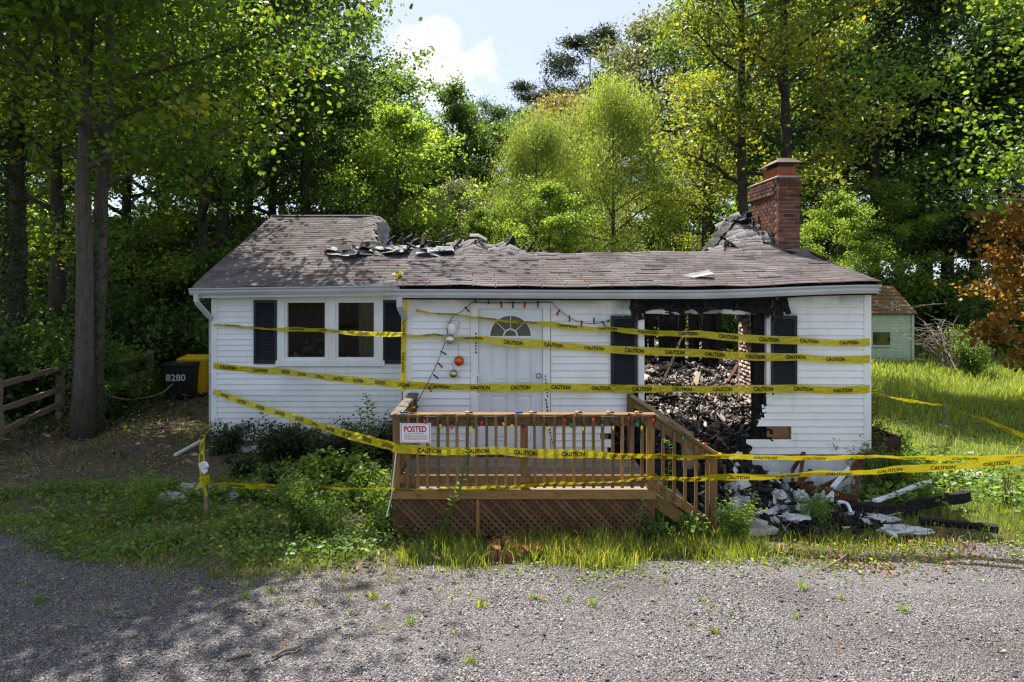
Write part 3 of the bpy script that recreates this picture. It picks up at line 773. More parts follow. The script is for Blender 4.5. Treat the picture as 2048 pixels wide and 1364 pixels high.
# burnt scalloped edge of the siding beside the opening
m = MB()
for zz in np.arange(.62, 1.5, .07):
    r0 = [b for a, b in lowR if zz >= a - 0.05][0]
    r0 = min(r0, 3.62)
    m.rbox((r0 + rnd.uniform(-.03, .02), DW + rnd.uniform(-.004, .03), zz), rnd.uniform(.06, .15), .03, rnd.uniform(.05, .11), Matrix.Rotation(rnd.uniform(-.6, .6), 3, 'Y'), jit=.02)
part(m, 'charred_edge', 'char', kind='stuff')

# gutters, fascias, downpipes
def gutter(x0, x1, yb, zt, dz=None, seg=1):
    prof = [(yb, zt - .12), (yb - .075, zt - .12), (yb - .10, zt - .075), (yb - .10, zt - .045), (yb - .125, zt - .018), (yb - .125, zt), (yb - .112, zt), (yb - .112, zt - .014), (yb - .09, zt - .04), (yb - .09, zt - .07), (yb - .07, zt - .105), (yb - .012, zt - .105), (yb - .012, zt), (yb, zt)]
    return part(MB().prism_x(prof, x0, x1, dz, seg), 'gutter', 'gutter')
dR = lambda x: 0.03 * smooth(1.6, 2.4, x) * 0 - 0.012 * smooth(-1.5, 1.5, x) + 0.075 * smooth(2.4, 5.05, x)
gutter(-1.62, 5.06, 9.70, ZW(578.5, 9.58), dR, 24)
part(MB().prism_x([(9.70, 2.76), (9.72, 2.76), (9.72, 2.95), (9.70, 2.95)], -1.56, 5.05, dR, 24), 'fascia', 'char_brown')
part(MB().prism_x([(9.72, 2.80), (DW - .012, 2.80), (DW - .012, 2.82), (9.72, 2.82)], -1.53, 5.03, dR, 24), 'soffit', 'trim_white')
dLg = lambda x: 0.055 * (x + 5.5) / 3.7
gutter(-5.53, -1.70, 12.08, ZW(576.5, 11.97), dLg, 8)
part(MB().prism_x([(12.08, 2.70), (12.10, 2.70), (12.10, 2.90), (12.08, 2.90)], -5.50, -1.57, dLg, 4), 'fascia', 'trim_white')
part(MB().prism_x([(12.10, 2.74), (DL - .012, 2.74), (DL - .012, 2.76), (12.10, 2.76)], -5.45, -1.57, dLg, 4), 'soffit', 'trim_white')
def downpipe(pts):
    m = MB()
    for a, b in zip(pts[:-1], pts[1:]): m.beam(a, b, .075, .06, up=(0, 1, 0))
    part(m, 'downpipe', 'gutter')
downpipe([(-5.40, 11.98, 2.78), (-5.40, 11.98, 2.64), (-5.27, 12.22, 2.36), (-5.32, 12.40, 2.30), (-5.32, 12.40, 0.25)])
downpipe([(-1.545, 9.62, 2.80), (-1.545, 9.62, 2.66), (-1.50, 9.80, 2.50)])

# ---- roof: every shingle tab is laid as its own strip, course over course
def noise2(x, y): return math.sin(1.7 * x + 2.3 * y) * .5 + math.sin(3.9 * x - 2.1 * y + 1.3) * .3 + math.sin(7.1 * x + 5.3 * y + .4) * .2
def roof_slope(name, surf, x0, x1, v0, v1, keep, ash, tabw=.32, expo=.132, sub=2):
    V, A, T = [], [], []; v = v0; row = 0
    while v < v1:
        x = x0 - rnd.uniform(0, tabw)
        while x < x1:
            a, b = max(x, x0), min(x + tabw - .008, x1); xm = (a + b) / 2
            if b > a + .02 and keep(xm, v + expo / 2):
                up = rnd.uniform(.003, .008) + (.012 if rnd.random() < .05 else 0); va = v + rnd.uniform(-.006, .006)
                ta = min(1, max(0, rnd.gauss(.5, .14))); aa = ash(xm, v)
                for k in range(sub):
                    xa, xb = a + (b - a) * k / sub, a + (b - a) * (k + 1) / sub
                    q = [Vector(surf(xa, va)), Vector(surf(xb, va)), Vector(surf(xb, va + expo + .02)), Vector(surf(xa, va + expo + .02))]
                    lo = [Vector(q[0]), Vector(q[1])]
                    q[0].z += up; q[1].z += up; q[2].z += .001; q[3].z += .001
                    V.append([q[0], q[1], q[2], q[3], lo[0], lo[1]]); A.append(aa); T.append(ta)
            x += tabw
        v += expo; row += 1
    me = np_mesh(name, np.array([[tuple(p - ORI[house]) for p in q] for q in V]), [(0, 1, 2, 3), (4, 5, 1, 0)], 6, len(V), {'tone': T, 'ash': A})
    o = link(name, me, house, None, 'shingle'); o['kind'] = 'stuff'
    return o
# set-back wing: plane that rolls over and hangs down where the ridge burnt away
PL, DE, ZE = 0.385, 11.99, 2.875
def s_left(x, v):
    d = DE + v; z = ZE + PL * v + .05 * (x + 5.5) / 3.7 * max(0, 1 - v / 2)
    e = -3.05 + .10 * math.sin(3 * v)
    amp = .035 * smooth(-4.0, -2.9, x) * smooth(1.2, 2.6, v)
    z += amp * math.sin(9 * x + 3.0 * v) + .022 * noise2(x, d)
    if v > 1.75:
        dr = max(0, x - e) * smooth(1.75, 2.2, v)
        z -= 1.75 * max(0, dr - .12) ** 1.15 if dr > .12 else 0
        x2 = x - .35 * max(0, dr - .12)
        return (x2, d, z)
    return (x, d, z)
roof_slope('roof_slope', s_left, -5.52, -1.45, 0.0, 4.08, lambda x, v: x < (-1.40 if v < 1.80 else -2.46 + .06 * math.sin(9 * v) + rnd.uniform(-.22, .14)), lambda x, v: 0.75 * smooth(-3.3, -2.6, x) * smooth(1.6, 2.4, v) * rnd.random() + .3 * smooth(1.7, 2.6, v) * rnd.random() * smooth(-3.8, -2.8, x))
# projecting wing: shallow plane, broken off along the old wall line, swept up to the chimney at its end
PR, DR_, ZR = 0.222, 9.60, 2.952
def s_right(x, v):
    d = DR_ + v; z = ZR + PR * v + dR(x) * .9 * max(0, 1 - v / 2.4) + .013 * noise2(x * 1.3, d) + .004 * math.sin(7 * x + 4 * v)
    z -= .030 * math.exp(-((x - 1.2) / 1.3) ** 2) * v / 2.4
    if v > 2.2:
        w = v - 2.2
        z += w * .30 * smooth(3.2, 4.4, x) + .05 * smooth(3.3, 4.4, x) * math.sin(14 * v + 5 * x) * min(1, w)
        if x < 1.2: z += (.20 * w + .06 * math.sin(10 * x + 2) * min(1, 3 * w)) * smooth(-1.35, -.95, x) * smooth(.55, .1, x)
    return (x, d, z)
def vmax(x):
    base = 2.50 + .035 * math.sin(11 * x) + .02 * math.sin(29 * x)
    if -1.05 < x < .02: base += .42 + .10 * math.sin(8 * x + 1)
    if x > 3.3: base += 1.35 * smooth(3.35, 4.25, x) ** .8
    return base
def keepR(x, v):
    if x > 4.52 and v > 2.40: return False
    if v > 2.45 and x < 3 and rnd.random() < .22: return False
    return v < vmax(x)
roof_slope('roof_slope', s_right, -1.60, 5.08, 0.0, 3.9, keepR, lambda x, v: (.8 * smooth(2.0, 2.8, v) * rnd.random() ** .6 if (x > 3.2 or x < .4) else .25 * rnd.random() * smooth(1.8, 2.6, v)))
# roof boarding below the shingles
def sheet(m, surf, x0, x1, v0, v1, nx, nv, dz):
    vs = []
    for i in range(nx + 1):
        for j in range(nv + 1):
            q = Vector(surf(x0 + (x1 - x0) * i / nx, v0 + (v1 - v0) * j / nv)); q.z += dz; vs.append(q)
    m.add(vs, [(i * (nv + 1) + j, (i + 1) * (nv + 1) + j, (i + 1) * (nv + 1) + j + 1, i * (nv + 1) + j + 1) for i in range(nx) for j in range(nv)])
m = MB(); sheet(m, s_left, -5.48, -1.46, .03, 1.8, 12, 5, -.02); sheet(m, s_left, -5.48, -2.5, 1.8, 4.1, 14, 10, -.02)
sheet(m, s_right, -1.58, 5.05, .03, 2.46, 24, 6, -.02); sheet(m, s_right, 3.9, 4.5, 2.46, 3.6, 6, 8, -.02)
part(m, 'roof_boarding', 'char_brown')
m = MB()                                                     # rear slope of the wing that still stands, with the ridge on top
rz = s_left(-4.5, 4.08)[2]
for i in range(10):
    xa, xb = -5.52 + i * .235, -5.52 + (i + 1) * .235 - .004
    m.add([(xa, DE + 4.02, rz + .015), (xb, DE + 4.02, rz + .015), (xb, DE + 4.10, rz + .045), (xa, DE + 4.10, rz + .045), (xb, DE + 4.22, rz + .01), (xa, DE + 4.22, rz + .01)], [(0, 1, 2, 3), (3, 2, 4, 5)])
m.add([(-5.52, DE + 4.1, rz + .03), (-3.2, DE + 4.1, rz + .02), (-3.3, DE + 8.1, rz - 1.5), (-5.52, DE + 8.1, rz - 1.5)], [(0, 1, 2, 3)])
part(m, 'ridge_shingles', 'asphalt_scrap')
part(MB().add([(-5.48, DE + .05, ZE - .05), (-5.48, DE + 8.1, ZE - .05), (-5.48, DE + 4.1, rz - .03)], [(0, 1, 2)]), 'gable_end', 'vinyl')
for xr in (-5.50,):
    part(MB().beam((xr, DE, ZE - .06), (xr, DE + 4.1, rz - .06), .03, .09), 'rake_board', 'iron_dark')
part(MB().beam((5.05, DR_, ZR - .04), (5.05, 11.98, s_right(5.0, 2.38)[2] - .08), .03, .10), 'rake_board', 'char_brown')
# loose and curled shingles and roofing felt thrown about the burnt edge
def curl(c, w, l, ry, rx, rz_, bend, name='loose_shingle', mat='felt'):
    rot = Matrix.Rotation(rz_, 3, 'Z') @ Matrix.Rotation(ry, 3, 'Y') @ Matrix.Rotation(rx, 3, 'X'); vs = []
    for k in range(5):
        t = k / 4 - .5
        for s_ in (-.5, .5): vs.append(Vector(c) + rot @ Vector((s_ * w * (1 + .1 * math.sin(k)), t * l, bend * (t * t) * l * 2)))
    m = MB().add(vs, [(k * 2, k * 2 + 1, k * 2 + 3, k * 2 + 2) for k in range(4)])
    if mat == 'felt' and rnd.random() < .38: mat = rnd.choice(['char', 'asphalt_scrap', 'char'])
    o = part(m, name, mat)
    sm = o.modifiers.new('thick', 'SOLIDIFY'); sm.thickness = .004
for k in range(46):
    px = rnd.uniform(668, 905); py = 512 - rnd.random() * 18 - (6 if px > 820 else 0)
    v = 1.35 + rnd.random() * .75 if px < 830 else None
    if v is not None:
        x = XW(px, DE + v); q = s_left(x, min(v, 1.74)); q = (x, q[1], q[2] + .05)
    else:
        x = XW(px, 11.9); q = s_right(x, 2.1 + rnd.random() * .4); q = (x, q[1], q[2] + .04)
    curl(q, rnd.uniform(.2, .42), rnd.uniform(.16, .34), rnd.gauss(0, .09), rnd.gauss(.33, .12), rnd.gauss(0, .5), rnd.uniform(-.15, .4))
for px, py, d, w, l, rx in ((735, 492, 13.7, .30, .25, .5), (700, 497, 13.6, .35, .22, .25), (1000, 494, 12.4, .25, .2, .6), (1024, 488, 12.4, .12, .26, .9), (930, 491, 12.4, .35, .25, .5), (860, 505, 12.2, .5, .2, .2), (905, 512, 11.9, .35, .2, .3), (945, 508, 12.0, .3, .18, .4),
                            (806, 488, 14.0, .07, .34, 1.2), (846, 491, 13.8, .06, .30, 1.3), (1235, 523, 11.5, .2, .12, .3), (1370, 557, 10.2, .75, .2, .35), (1090, 520, 11.7, .14, .1, .3), (1048, 516, 11.9, .18, .1, .4)):
    curl(tuple(P(px, py, d)), w, l, rnd.gauss(0, .2), rx, rnd.gauss(0, .4), rnd.uniform(.1, .6))
for (a, b, w) in ((P(1416, 506, 12.4), P(1468, 440, 13.3), .20), (P(1463, 440, 13.4), P(1500, 428, 13.7), .10), (P(1478, 452, 13.5), P(1506, 418, 13.9), .09), (P(1452, 444, 13.2), P(1487, 448, 13.0), .12), (P(1480, 470, 13.1), P(1462, 500, 12.6), .1),
                  (P(812, 500, 13.2), P(832, 478, 13.4), .07), (P(838, 502, 12.9), P(850, 484, 13.0), .06), (P(985, 500, 12.3), P(1040, 497, 12.4), .07)):
    part(MB().beam(a, b, w, w * .8, jit=.022, seg=7), 'charred_rafter', 'char')
for k in range(26):                                          # crumpled flashing and felt along the chimney
    t = rnd.random(); p = P(1556 - 52 * t, 492 - 56 * t, 12.05 + 1.3 * t); p.x -= rnd.uniform(.02, .14)
    curl((p.x, p.y, p.z + rnd.uniform(-.04, .10)), rnd.uniform(.03, .08), rnd.uniform(.14, .28), rnd.gauss(-.3, .3), rnd.gauss(1.1, .3), rnd.gauss(.9, .4), rnd.uniform(-.2, .5), 'crumpled_flashing', 'felt')
for k in range(12):
    t = rnd.random(); p = P(1450 + 50 * t, 492 - 55 * t + rnd.uniform(-6, 6), 12.9)
    curl(tuple(p), rnd.uniform(.05, .14), rnd.uniform(.12, .3), rnd.gauss(-.5, .5), rnd.gauss(.6, .5), rnd.gauss(0, 1), rnd.uniform(-.3, .9), 'crumpled_felt', rnd.choice(['felt', 'char']))

for k in range(40):                                          # charred battens, sheathing ends and torn felt along the burnt-off edge
    u = rnd.random(); x = rnd.uniform(-1.5, 4.3); v = 2.42 + rnd.random() * .35; q = Vector(s_right(x, min(v, 2.5))); a = rnd.uniform(-.7, .7)
    L = rnd.uniform(.15, .55) * (1.3 if x < .4 or x > 3.3 else .6)
    part(MB().beam(q + Vector((0, 0, -.03)), q + Vector((math.sin(a) * L, abs(math.cos(a)) * L * .5, rnd.uniform(-.04, .16) * (1.6 if x < .3 or x > 3.3 else .45))), rnd.uniform(.03, .09), rnd.uniform(.012, .04), jit=.012, seg=4), 'charred_batten', 'char')
for k in range(26):
    x = rnd.uniform(-2.7, -1.3); d = rnd.uniform(13.6, 14.6); z = ZE + PL * (d - DE) - .12 + rnd.random() * .16; a = rnd.uniform(0, 3.1); L = rnd.uniform(.15, .5)
    part(MB().beam((x, d, z), (x + math.cos(a) * L, d + math.sin(a) * L * .5, z + rnd.uniform(-.05, .2)), rnd.uniform(.03, .08), rnd.uniform(.012, .04), jit=.012, seg=4), 'charred_batten', 'char')
# ---- chimney: bricks laid one by one on a mortar core
cx0, cx1, cy0, cy1, cz1 = 4.57, 4.95, 12.02, 13.40, 4.80
chim = part(MB().box(cx0 + .012, cx1 - .012, cy0 + .012, cy1 - .012, 0.4, cz1 - .02), 'chimney', 'mortar')
bm_s = MB().rbox((0, 0, 0), .182, .10, .054, jit=.002).mesh('brick'); bm_h = MB().rbox((0, 0, 0), .095, .10, .057, jit=.0015).mesh('brick')
for me_ in (bm_s, bm_h): me_.materials.append(M['brick'])
def lay(me, loc, rz_):
    o = link('brick', me, chim, loc); o.rotation_euler.z = rz_ + rnd.gauss(0, .01)
course, z = 0, 3.25
while z < cz1 - .03:
    grow = .025 if z > cz1 - .30 and z < cz1 - .09 else .0
    if z >= cz1 - .09: grow = .012
    off = course % 2
    for k in range(2): lay(bm_s, (cx0 + .095 + .190 * k + (0 if off else .0), cy0 + .05 - grow, z), 0) if not off else None
    if off:
        lay(bm_h, (cx0 + .05, cy0 + .05 - grow, z), 0); lay(bm_s, (cx0 + .195, cy0 + .05 - grow, z), 0); lay(bm_h, (cx1 - .045, cy0 + .05 - grow, z), 0)
    yb = cy0 + .10 + (.0 if off else .095)
    while yb < cy1 - .05:
        lay(bm_s, (cx0 + .05 - grow, yb + .1, z), R(90)); yb += .201
    z += .0675; course += 1
for k in range(16):                                          # far and right faces, below the eye's reach, plain headers at the top
    lay(bm_s, (cx1 - .05, cy0 + .2 + .2 * (k % 6), cz1 - .05 - .0675 * (k // 6)), R(90))
MB().box(cx0 - .02, cx1 + .02, cy0 - .02, cy1 + .02, cz1 - .03, cz1 + .006).build('crown_slab', 'mortar', chim, bevel=.012)
MB().box(cx0 + .02, cx1 - .03, cy0 + .10, cy0 + .75, cz1 + .010, cz1 + .17).build('flue', 'flue_clay', chim)
MB().box(cx0 + .06, cx1 - .07, cy0 + .14, cy0 + .70, cz1 + .17, cz1 + .24).build('cap_screen', 'iron_dark', chim)
MB().add([(cx0 - .03, cy0 + .0, cz1 + .24), (cx1 + .05, cy0 + .0, cz1 + .24), (cx1 + .05, cy0 + .85, cz1 + .24), (cx0 - .03, cy0 + .85, cz1 + .24),
          (cx0 + .10, cy0 + .16, cz1 + .335), (cx1 - .06, cy0 + .16, cz1 + .335), (cx1 - .06, cy0 + .68, cz1 + .335), (cx0 + .10, cy0 + .68, cz1 + .335)],
         [(3, 2, 1, 0), (4, 5, 6, 7), (0, 1, 5, 4), (1, 2, 6, 5), (2, 3, 7, 6), (3, 0, 4, 7)]).build('cap', 'cap_metal', chim)
# hearth breast seen through the burnt window
N_, HP, HT = 0, [], []
m = MB().box(3.98, 4.6, 11.45, 12.32, .4, 2.30); hearth = part(m, 'hearth_breast', 'mortar')
V = []; q = np.array([(-1, -1, -1), (1, -1, -1), (1, 1, -1), (-1, 1, -1), (-1, -1, 1), (1, -1, 1), (1, 1, 1), (-1, 1, 1)]) * .5
T = []
for c in range(28):
    zc = .45 + c * .0675
    for k in range(4): V.append(q * (.192, .012, .060) + np.array((4.05 + .2 * k + (.1 if c % 2 else 0) - .05, 11.4515, zc))); T.append(rnd.random())
    for k in range(4): V.append(q * (.012, .192, .060) + np.array((3.9815, 11.55 + .2 * k - (.1 if c % 2 else 0), zc))); T.append(rnd.random())
V = np.array(V) + rng.normal(size=(len(V), 8, 3)) * .003 - np.array(ORI[house])
o = link('hearth_bricks', np_mesh('hearth_bricks', V, MB.BF, 8, len(V), {'tone': T}), hearth, ORI[house], 'hearth_brick'); o['kind'] = 'stuff'
for k in range(26):
    x = rnd.uniform(3.95, 4.5); part(MB().rbox((x, 11.6 + rnd.random() * .6, 2.32 + rnd.random() * .10), .2, .1, .06, Matrix.Rotation(rnd.uniform(-1, 1), 3, 'Z') @ Matrix.Rotation(rnd.uniform(-.5, .5), 3, 'X')), 'fallen_brick', 'concrete')

# ---- inside the ruin: charred partition, studs, collapsed rubbish
part(MB().box(1.66, 1.74, DW + .15, 15.5, .5, 2.3), 'charred_partition', 'char')
part(MB().box(1.74, 2.75, 15.4, 15.5, .5, 2.62), 'charred_partition', 'char')
part(MB().box(1.7, 2.5, 15.39, 15.47, 2.2, 3.0), 'charred_partition', 'char')
x = 2.75
while x < 4.4:
    lean = rnd.gauss(0, .03); gap = rnd.choice([.07, .09, .12, .2])
    part(MB().beam((x, 14.6 + rnd.uniform(-.1, .3), .6), (x + lean, 14.7, rnd.uniform(2.3, 2.9)), rnd.uniform(.09, .16), .06, up=(0, 1, 0), jit=.015, seg=6), 'charred_plank', 'char_brown' if rnd.random() < .15 else 'char')
    x += gap + .07
for x in np.arange(2.0, 5.0, .41):
    part(MB().beam((x, 18.6, .5), (x + rnd.gauss(0, .03), 18.6, rnd.uniform(2.2, 2.9)), .09, .05, up=(0, 1, 0), jit=.015, seg=5), 'charred_stud', 'char')
def pile_z(x, y):
    h = .62 + .32 * smooth(9.9, 12.5, y) + .30 * smooth(12, 16, y)
    h += .10 * noise2(x * 2, y * 2) + .06 * noise2(x * 5 + 2, y * 5)
    return max(.5, h - .35 * smooth(9.6, 9.2, y))
m = MB(); xs = np.linspace(1.35, 5.0, 60); ys = np.linspace(9.35, 19.5, 120)
def pz(x, y):
    base = pile_z(x, y)
    if y < 9.9: base = .02 + (pile_z(x, 9.9) - .02) * smooth(9.30, 9.95, y) * (1 - smooth(3.25, 3.6, x)) * smooth(1.25, 1.8, x)
    return base
m.add([(x, y, pz(x, y)) for x in xs for y in ys if True], [(i * 120 + j, (i + 1) * 120 + j, (i + 1) * 120 + j + 1, i * 120 + j + 1) for i in range(59) for j in range(119) if ys[j] > 9.98 or xs[i + 1] < 3.45])
heap = part(m, 'collapsed_rubble', 'char', kind='stuff')
N = 26000; X = rng.uniform(1.4, 4.95, N); Y = 9.75 + 8.5 * rng.random(N) ** 1.3
Z = np.array([pz(a, b) for a, b in zip(X, Y)]) + rng.uniform(0, .10, N)
ok = (Y > 9.98) | (X < 3.3)
Pn = np.stack([X, Y, Z], 1)[ok] - np.array(ORI[house]); n_ = len(Pn)
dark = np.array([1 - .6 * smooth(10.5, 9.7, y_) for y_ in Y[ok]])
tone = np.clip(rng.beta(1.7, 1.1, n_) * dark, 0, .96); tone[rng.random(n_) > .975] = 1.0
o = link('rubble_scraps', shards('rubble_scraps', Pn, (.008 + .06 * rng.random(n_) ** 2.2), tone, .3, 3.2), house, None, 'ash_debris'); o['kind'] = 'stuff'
for k in range(34):
    x, y = rnd.uniform(1.7, 4.4), rnd.uniform(10.0, 14.0); zz = pz(x, y); a = rnd.uniform(0, 3.14); L = rnd.uniform(.3, 1.4)
    dv = Vector((math.cos(a), math.sin(a), rnd.uniform(-.1, .35))) * L
    part(MB().beam((x, y, zz + .04), Vector((x, y, zz + .05)) + dv, rnd.uniform(.04, .1), rnd.uniform(.02, .05), jit=.012, seg=5), 'charred_timber', rnd.choice(['char', 'char', 'char_brown', 'grey_wood_x']))
part(MB().beam(P(1325, 768, 11.2), P(1372, 660, 12.2), .045, .045, jit=.012, seg=8), 'leaning_rafter', 'char')
part(MB().beam(P(1455, 765, 11.3), P(1475, 730, 11.7), .05, .04, jit=.01, seg=4), 'leaning_rafter', 'rust')

n_ = 700; Xr = rng.uniform(-4.6, -1.9, n_); Yr = rng.uniform(12.7, 15.0, n_)
Zr = .62 + .85 * np.exp(-((Yr - 14.0) / 1.0) ** 2) * (.6 + .4 * np.sin(3 * Xr + 1)) * rng.uniform(.5, 1.1, n_)
o = link('room_rubble', shards('room_rubble', np.stack([Xr, Yr, Zr + .25], 1) - np.array(ORI[house]), rng.uniform(.04, .22, n_), np.clip(rng.beta(1.2, 1.3, n_), 0, .97), .35, 2.5), house, None, 'ash_debris'); o['kind'] = 'stuff'

n_ = 420; Xr = rng.uniform(1.6, 4.8, n_); Yr = 10.1 + 5 * rng.random(n_)
Zr = np.array([pz(a, b) for a, b in zip(Xr, Yr)]) + .06
o = link('ash_sheets', shards('ash_sheets', np.stack([Xr, Yr, Zr], 1) - np.array(ORI[house]), rng.uniform(.03, .14, n_), np.clip(rng.beta(2.2, 1.6, n_), 0, .95), .05, 2.2), house, None, 'ash_debris'); o['kind'] = 'stuff'
for k in range(7):                                           # scorched cables dangling in the opening
    x = rnd.uniform(1.9, 3.5); y = DW + rnd.uniform(.1, .9); L = rnd.uniform(.3, .9)
    part(MB().tube(spline_pts([Vector((x, y, 2.66)), Vector((x + rnd.gauss(0, .08), y, 2.66 - L * .5)), Vector((x + rnd.gauss(0, .2), y, 2.66 - L)), Vector((x + rnd.gauss(0, .3), y + .1, 2.66 - L * .8))]), .006, 4), 'dangling_cable', 'black_wire')

# ------------------------------------------------------------ the porch
DF = 8.33                                                    # front face of the porch
px0, px1, FZ = -1.42, 1.70, 0.55
deck = thing('wooden_porch', (0.1, DF + .7, 0), 'brown timber porch with baluster railing, lattice skirt and side stairs', 'porch')
def dpart(mb, name, mat, parent=None, **k): return mb.build(name, mat, parent or deck, **k)
y = DF - .02
while y < DW - .05:
    dpart(MB().box(px0, px1, y, y + .135, FZ - .035, FZ + rnd.uniform(-.003, .002)), 'deck_board', 'grey_wood_x', bevel=.004); y += .142
dpart(MB().box(px0 - .0, px1, DF - .055, DF - .022, FZ - .10, FZ + .004), 'rim_board', 'deck_wood_x')
dpart(MB().box(px0 - .03, px0 - .002, DF - .02, DW - .02, FZ - .18, FZ + .004), 'rim_board', 'deck_wood_y')
ZT = 1.45
for x, y, z0 in ((px0 + .045, DF + .045, .0), (.145, DF + .045, FZ - .2), (px1 - .045, DF + .045, .0)):
    dpart(MB().box(x - .045, x + .045, y - .045, y + .045, z0, ZT - .04), 'post', 'deck_wood_z', bevel=.005)
for x in (px0 + .045, px1 - .045):
    dpart(MB().box(x - .045, x + .045, DW - .13, DW - .04, FZ, ZT - .02), 'post', 'deck_wood_z', bevel=.005)
dpart(MB().box(px0 - .03, px1 + .01, DF - .045, DF + .095, ZT - .04, ZT), 'handrail', 'deck_wood_x', bevel=.006)
dpart(MB().box(px0 - .03, px0 + .11, DF + .097, DW - .035, ZT - .04, ZT - .001), 'handrail', 'grey_wood_y', bevel=.006)
dpart(MB().box(px0 + .09, px1 - .09, DF - .015, DF + .02, ZT - .145, ZT - .042), 'top_rail', 'deck_wood_x', bevel=.004)
dpart(MB().box(px0 + .09, px1 - .09, DF - .015, DF + .02, FZ + .07, FZ + .17), 'bottom_rail', 'deck_wood_x', bevel=.004)
dpart(MB().box(px0 + .03, px0 + .06, DF + .09, DW - .13, ZT - .145, ZT - .042), 'top_rail', 'deck_wood_y')
dpart(MB().box(px0 + .03, px0 + .06, DF + .09, DW - .13, FZ + .07, FZ + .17), 'bottom_rail', 'deck_wood_y')
bal = MB().rbox((0, 0, 0), .036, .036, .86).mesh('baluster'); bal.materials.append(M['deck_wood_z'])
xs = np.linspace(px0 + .19, px1 - .16, 25)
for x in xs:
    if abs(x - .145) < .06: continue
    o = link('baluster', bal, deck, (x + rnd.gauss(0, .004), DF - .034, FZ + .46)); o.rotation_euler.y = rnd.gauss(0, .006)
for y in np.arange(DF + .2, DW - .18, .125):
    link('baluster', bal, deck, (px0 + .012, y, FZ + .46))
# lattice skirt: two crossed layers of laths in a frame
lz0, lz1 = 0.0, FZ - .105
lat = dpart(MB().box(px0 + .09, px1 - .09, DF + .0, DF + .012, lz1 - .03, lz1 - .002), 'lattice_frame', 'deck_wood_x')
dpart(MB().box(px0 + .995, px0 + 1.035, DF - .042, DF - .030, lz0, lz1 - .004), 'lattice_batten', 'deck_wood_z')
dpart(MB().box(px0 + .0, px1 - .0, DF + .005, DF + .04, .235, lz1 + .05), 'rim_joist', 'deck_wood_x')
def lath(sgn, yy):
    m = MB(); H = lz1 - lz0 - .01; w = .037; a = px0 + .02 - H; cnt = 0
    while a < px1 + H:
        # clip each diagonal lath to the panel
        z_a, z_b = lz0, lz1 - .01; x_a, x_b = (a, a + H) if sgn > 0 else (a + H, a)
        lo, hi = px0 + .02, px1 - .02
        t0, t1 = 0.0, 1.0; dx = x_b - x_a
        for lim, s_ in ((lo, 1), (hi, -1)):
            ta = (lim - x_a) / dx
            if (dx > 0) == (s_ > 0): t0 = max(t0, ta)
            else: t1 = min(t1, ta)
        if t1 - t0 > .05:
            p = Vector((x_a + dx * t0, yy, z_a + (z_b - z_a) * t0)); q_ = Vector((x_a + dx * t1, yy, z_a + (z_b - z_a) * t1))
            MB_ = MB().beam(p, q_, .008, w, up=(0, 0, 1))
            MB_.build('lattice_lath', 'lattice', lat)
        a += .084
lath(1, DF - .012); lath(-1, DF - .022)
# stairs down to the side, front railing whole, rear one burnt short
sx1 = 2.44
for k, (xa, zz) in enumerate(((px1 + .02, .37), (px1 + .28, .19), (px1 + .54, .04))):
    dpart(MB().box(xa, xa + .27, DF + .07, DW - .15, zz - .035, zz), 'stair_tread', 'grey_wood_y', bevel=.004)
for y, m_ in ((DF + .03, 'deck_wood_x'), (DW - .12, 'grey_wood_x')):
    dpart(MB().add([(px1 + .001, y, .32), (px1 + .001, y, .50), (sx1 - .05, y, .02), (sx1 - .25, y, .0), (px1 + .001, y + .035, .32), (px1 + .001, y + .035, .50), (sx1 - .05, y + .035, .02), (sx1 - .25, y + .035, .0)],
                   [(0, 1, 2, 3), (7, 6, 5, 4), (0, 4, 5, 1), (1, 5, 6, 2), (2, 6, 7, 3), (3, 7, 4, 0)]), 'stringer', m_)
dpart(MB().box(sx1 - .085, sx1 + .005, DF + .0, DF + .09, 0, .96), 'newel_post', 'deck_wood_z', bevel=.005)
za, zb = ZT, .975
def railz(x): return ZT + (zb - ZT) * (x - px1) / (sx1 - px1)
dpart(MB().beam((px1 - .01, DF + .025, ZT - .02), (sx1 + .02, DF + .025, zb - .02), .14, .038), 'stair_handrail', 'deck_wood_x', bevel=.005)
dpart(MB().beam((px1 + .0, DF + .0, ZT - .10), (sx1 - .08, DF + .0, railz(sx1 - .08) - .10), .035, .10), 'stair_top_rail', 'deck_wood_x')
dpart(MB().beam((px1 + .0, DF + .0, FZ + .06), (sx1 - .08, DF + .0, .14), .035, .10), 'stair_bottom_rail', 'deck_wood_x')
for x in np.linspace(px1 + .09, sx1 - .13, 5):
    zt = railz(x) - .06; zb_ = FZ + .06 + (.14 - FZ - .06) * (x - px1) / (sx1 - .08 - px1) - .03
    dpart(MB().box(x - .018, x + .018, DF - .052, DF - .018, zb_, zt), 'baluster', 'deck_wood_z')
dpart(MB().beam((px1 - .05, DW - .10, ZT - .02), (px1 + .78, DW - .10, ZT - .55), .14, .04, jit=.006, seg=4), 'stair_handrail', 'grey_wood_x')
dpart(MB().beam((px1 - .05, DW - .10, ZT - .10), (px1 + .62, DW - .10, ZT - .53), .04, .10, jit=.006, seg=4), 'stair_top_rail', 'deck_wood_x')
dpart(MB().box(XW(1363, DW - .1), XW(1386, DW - .1), DW - .15, DW - .06, 0, .92), 'newel_post', 'grey_wood_z', bevel=.005)

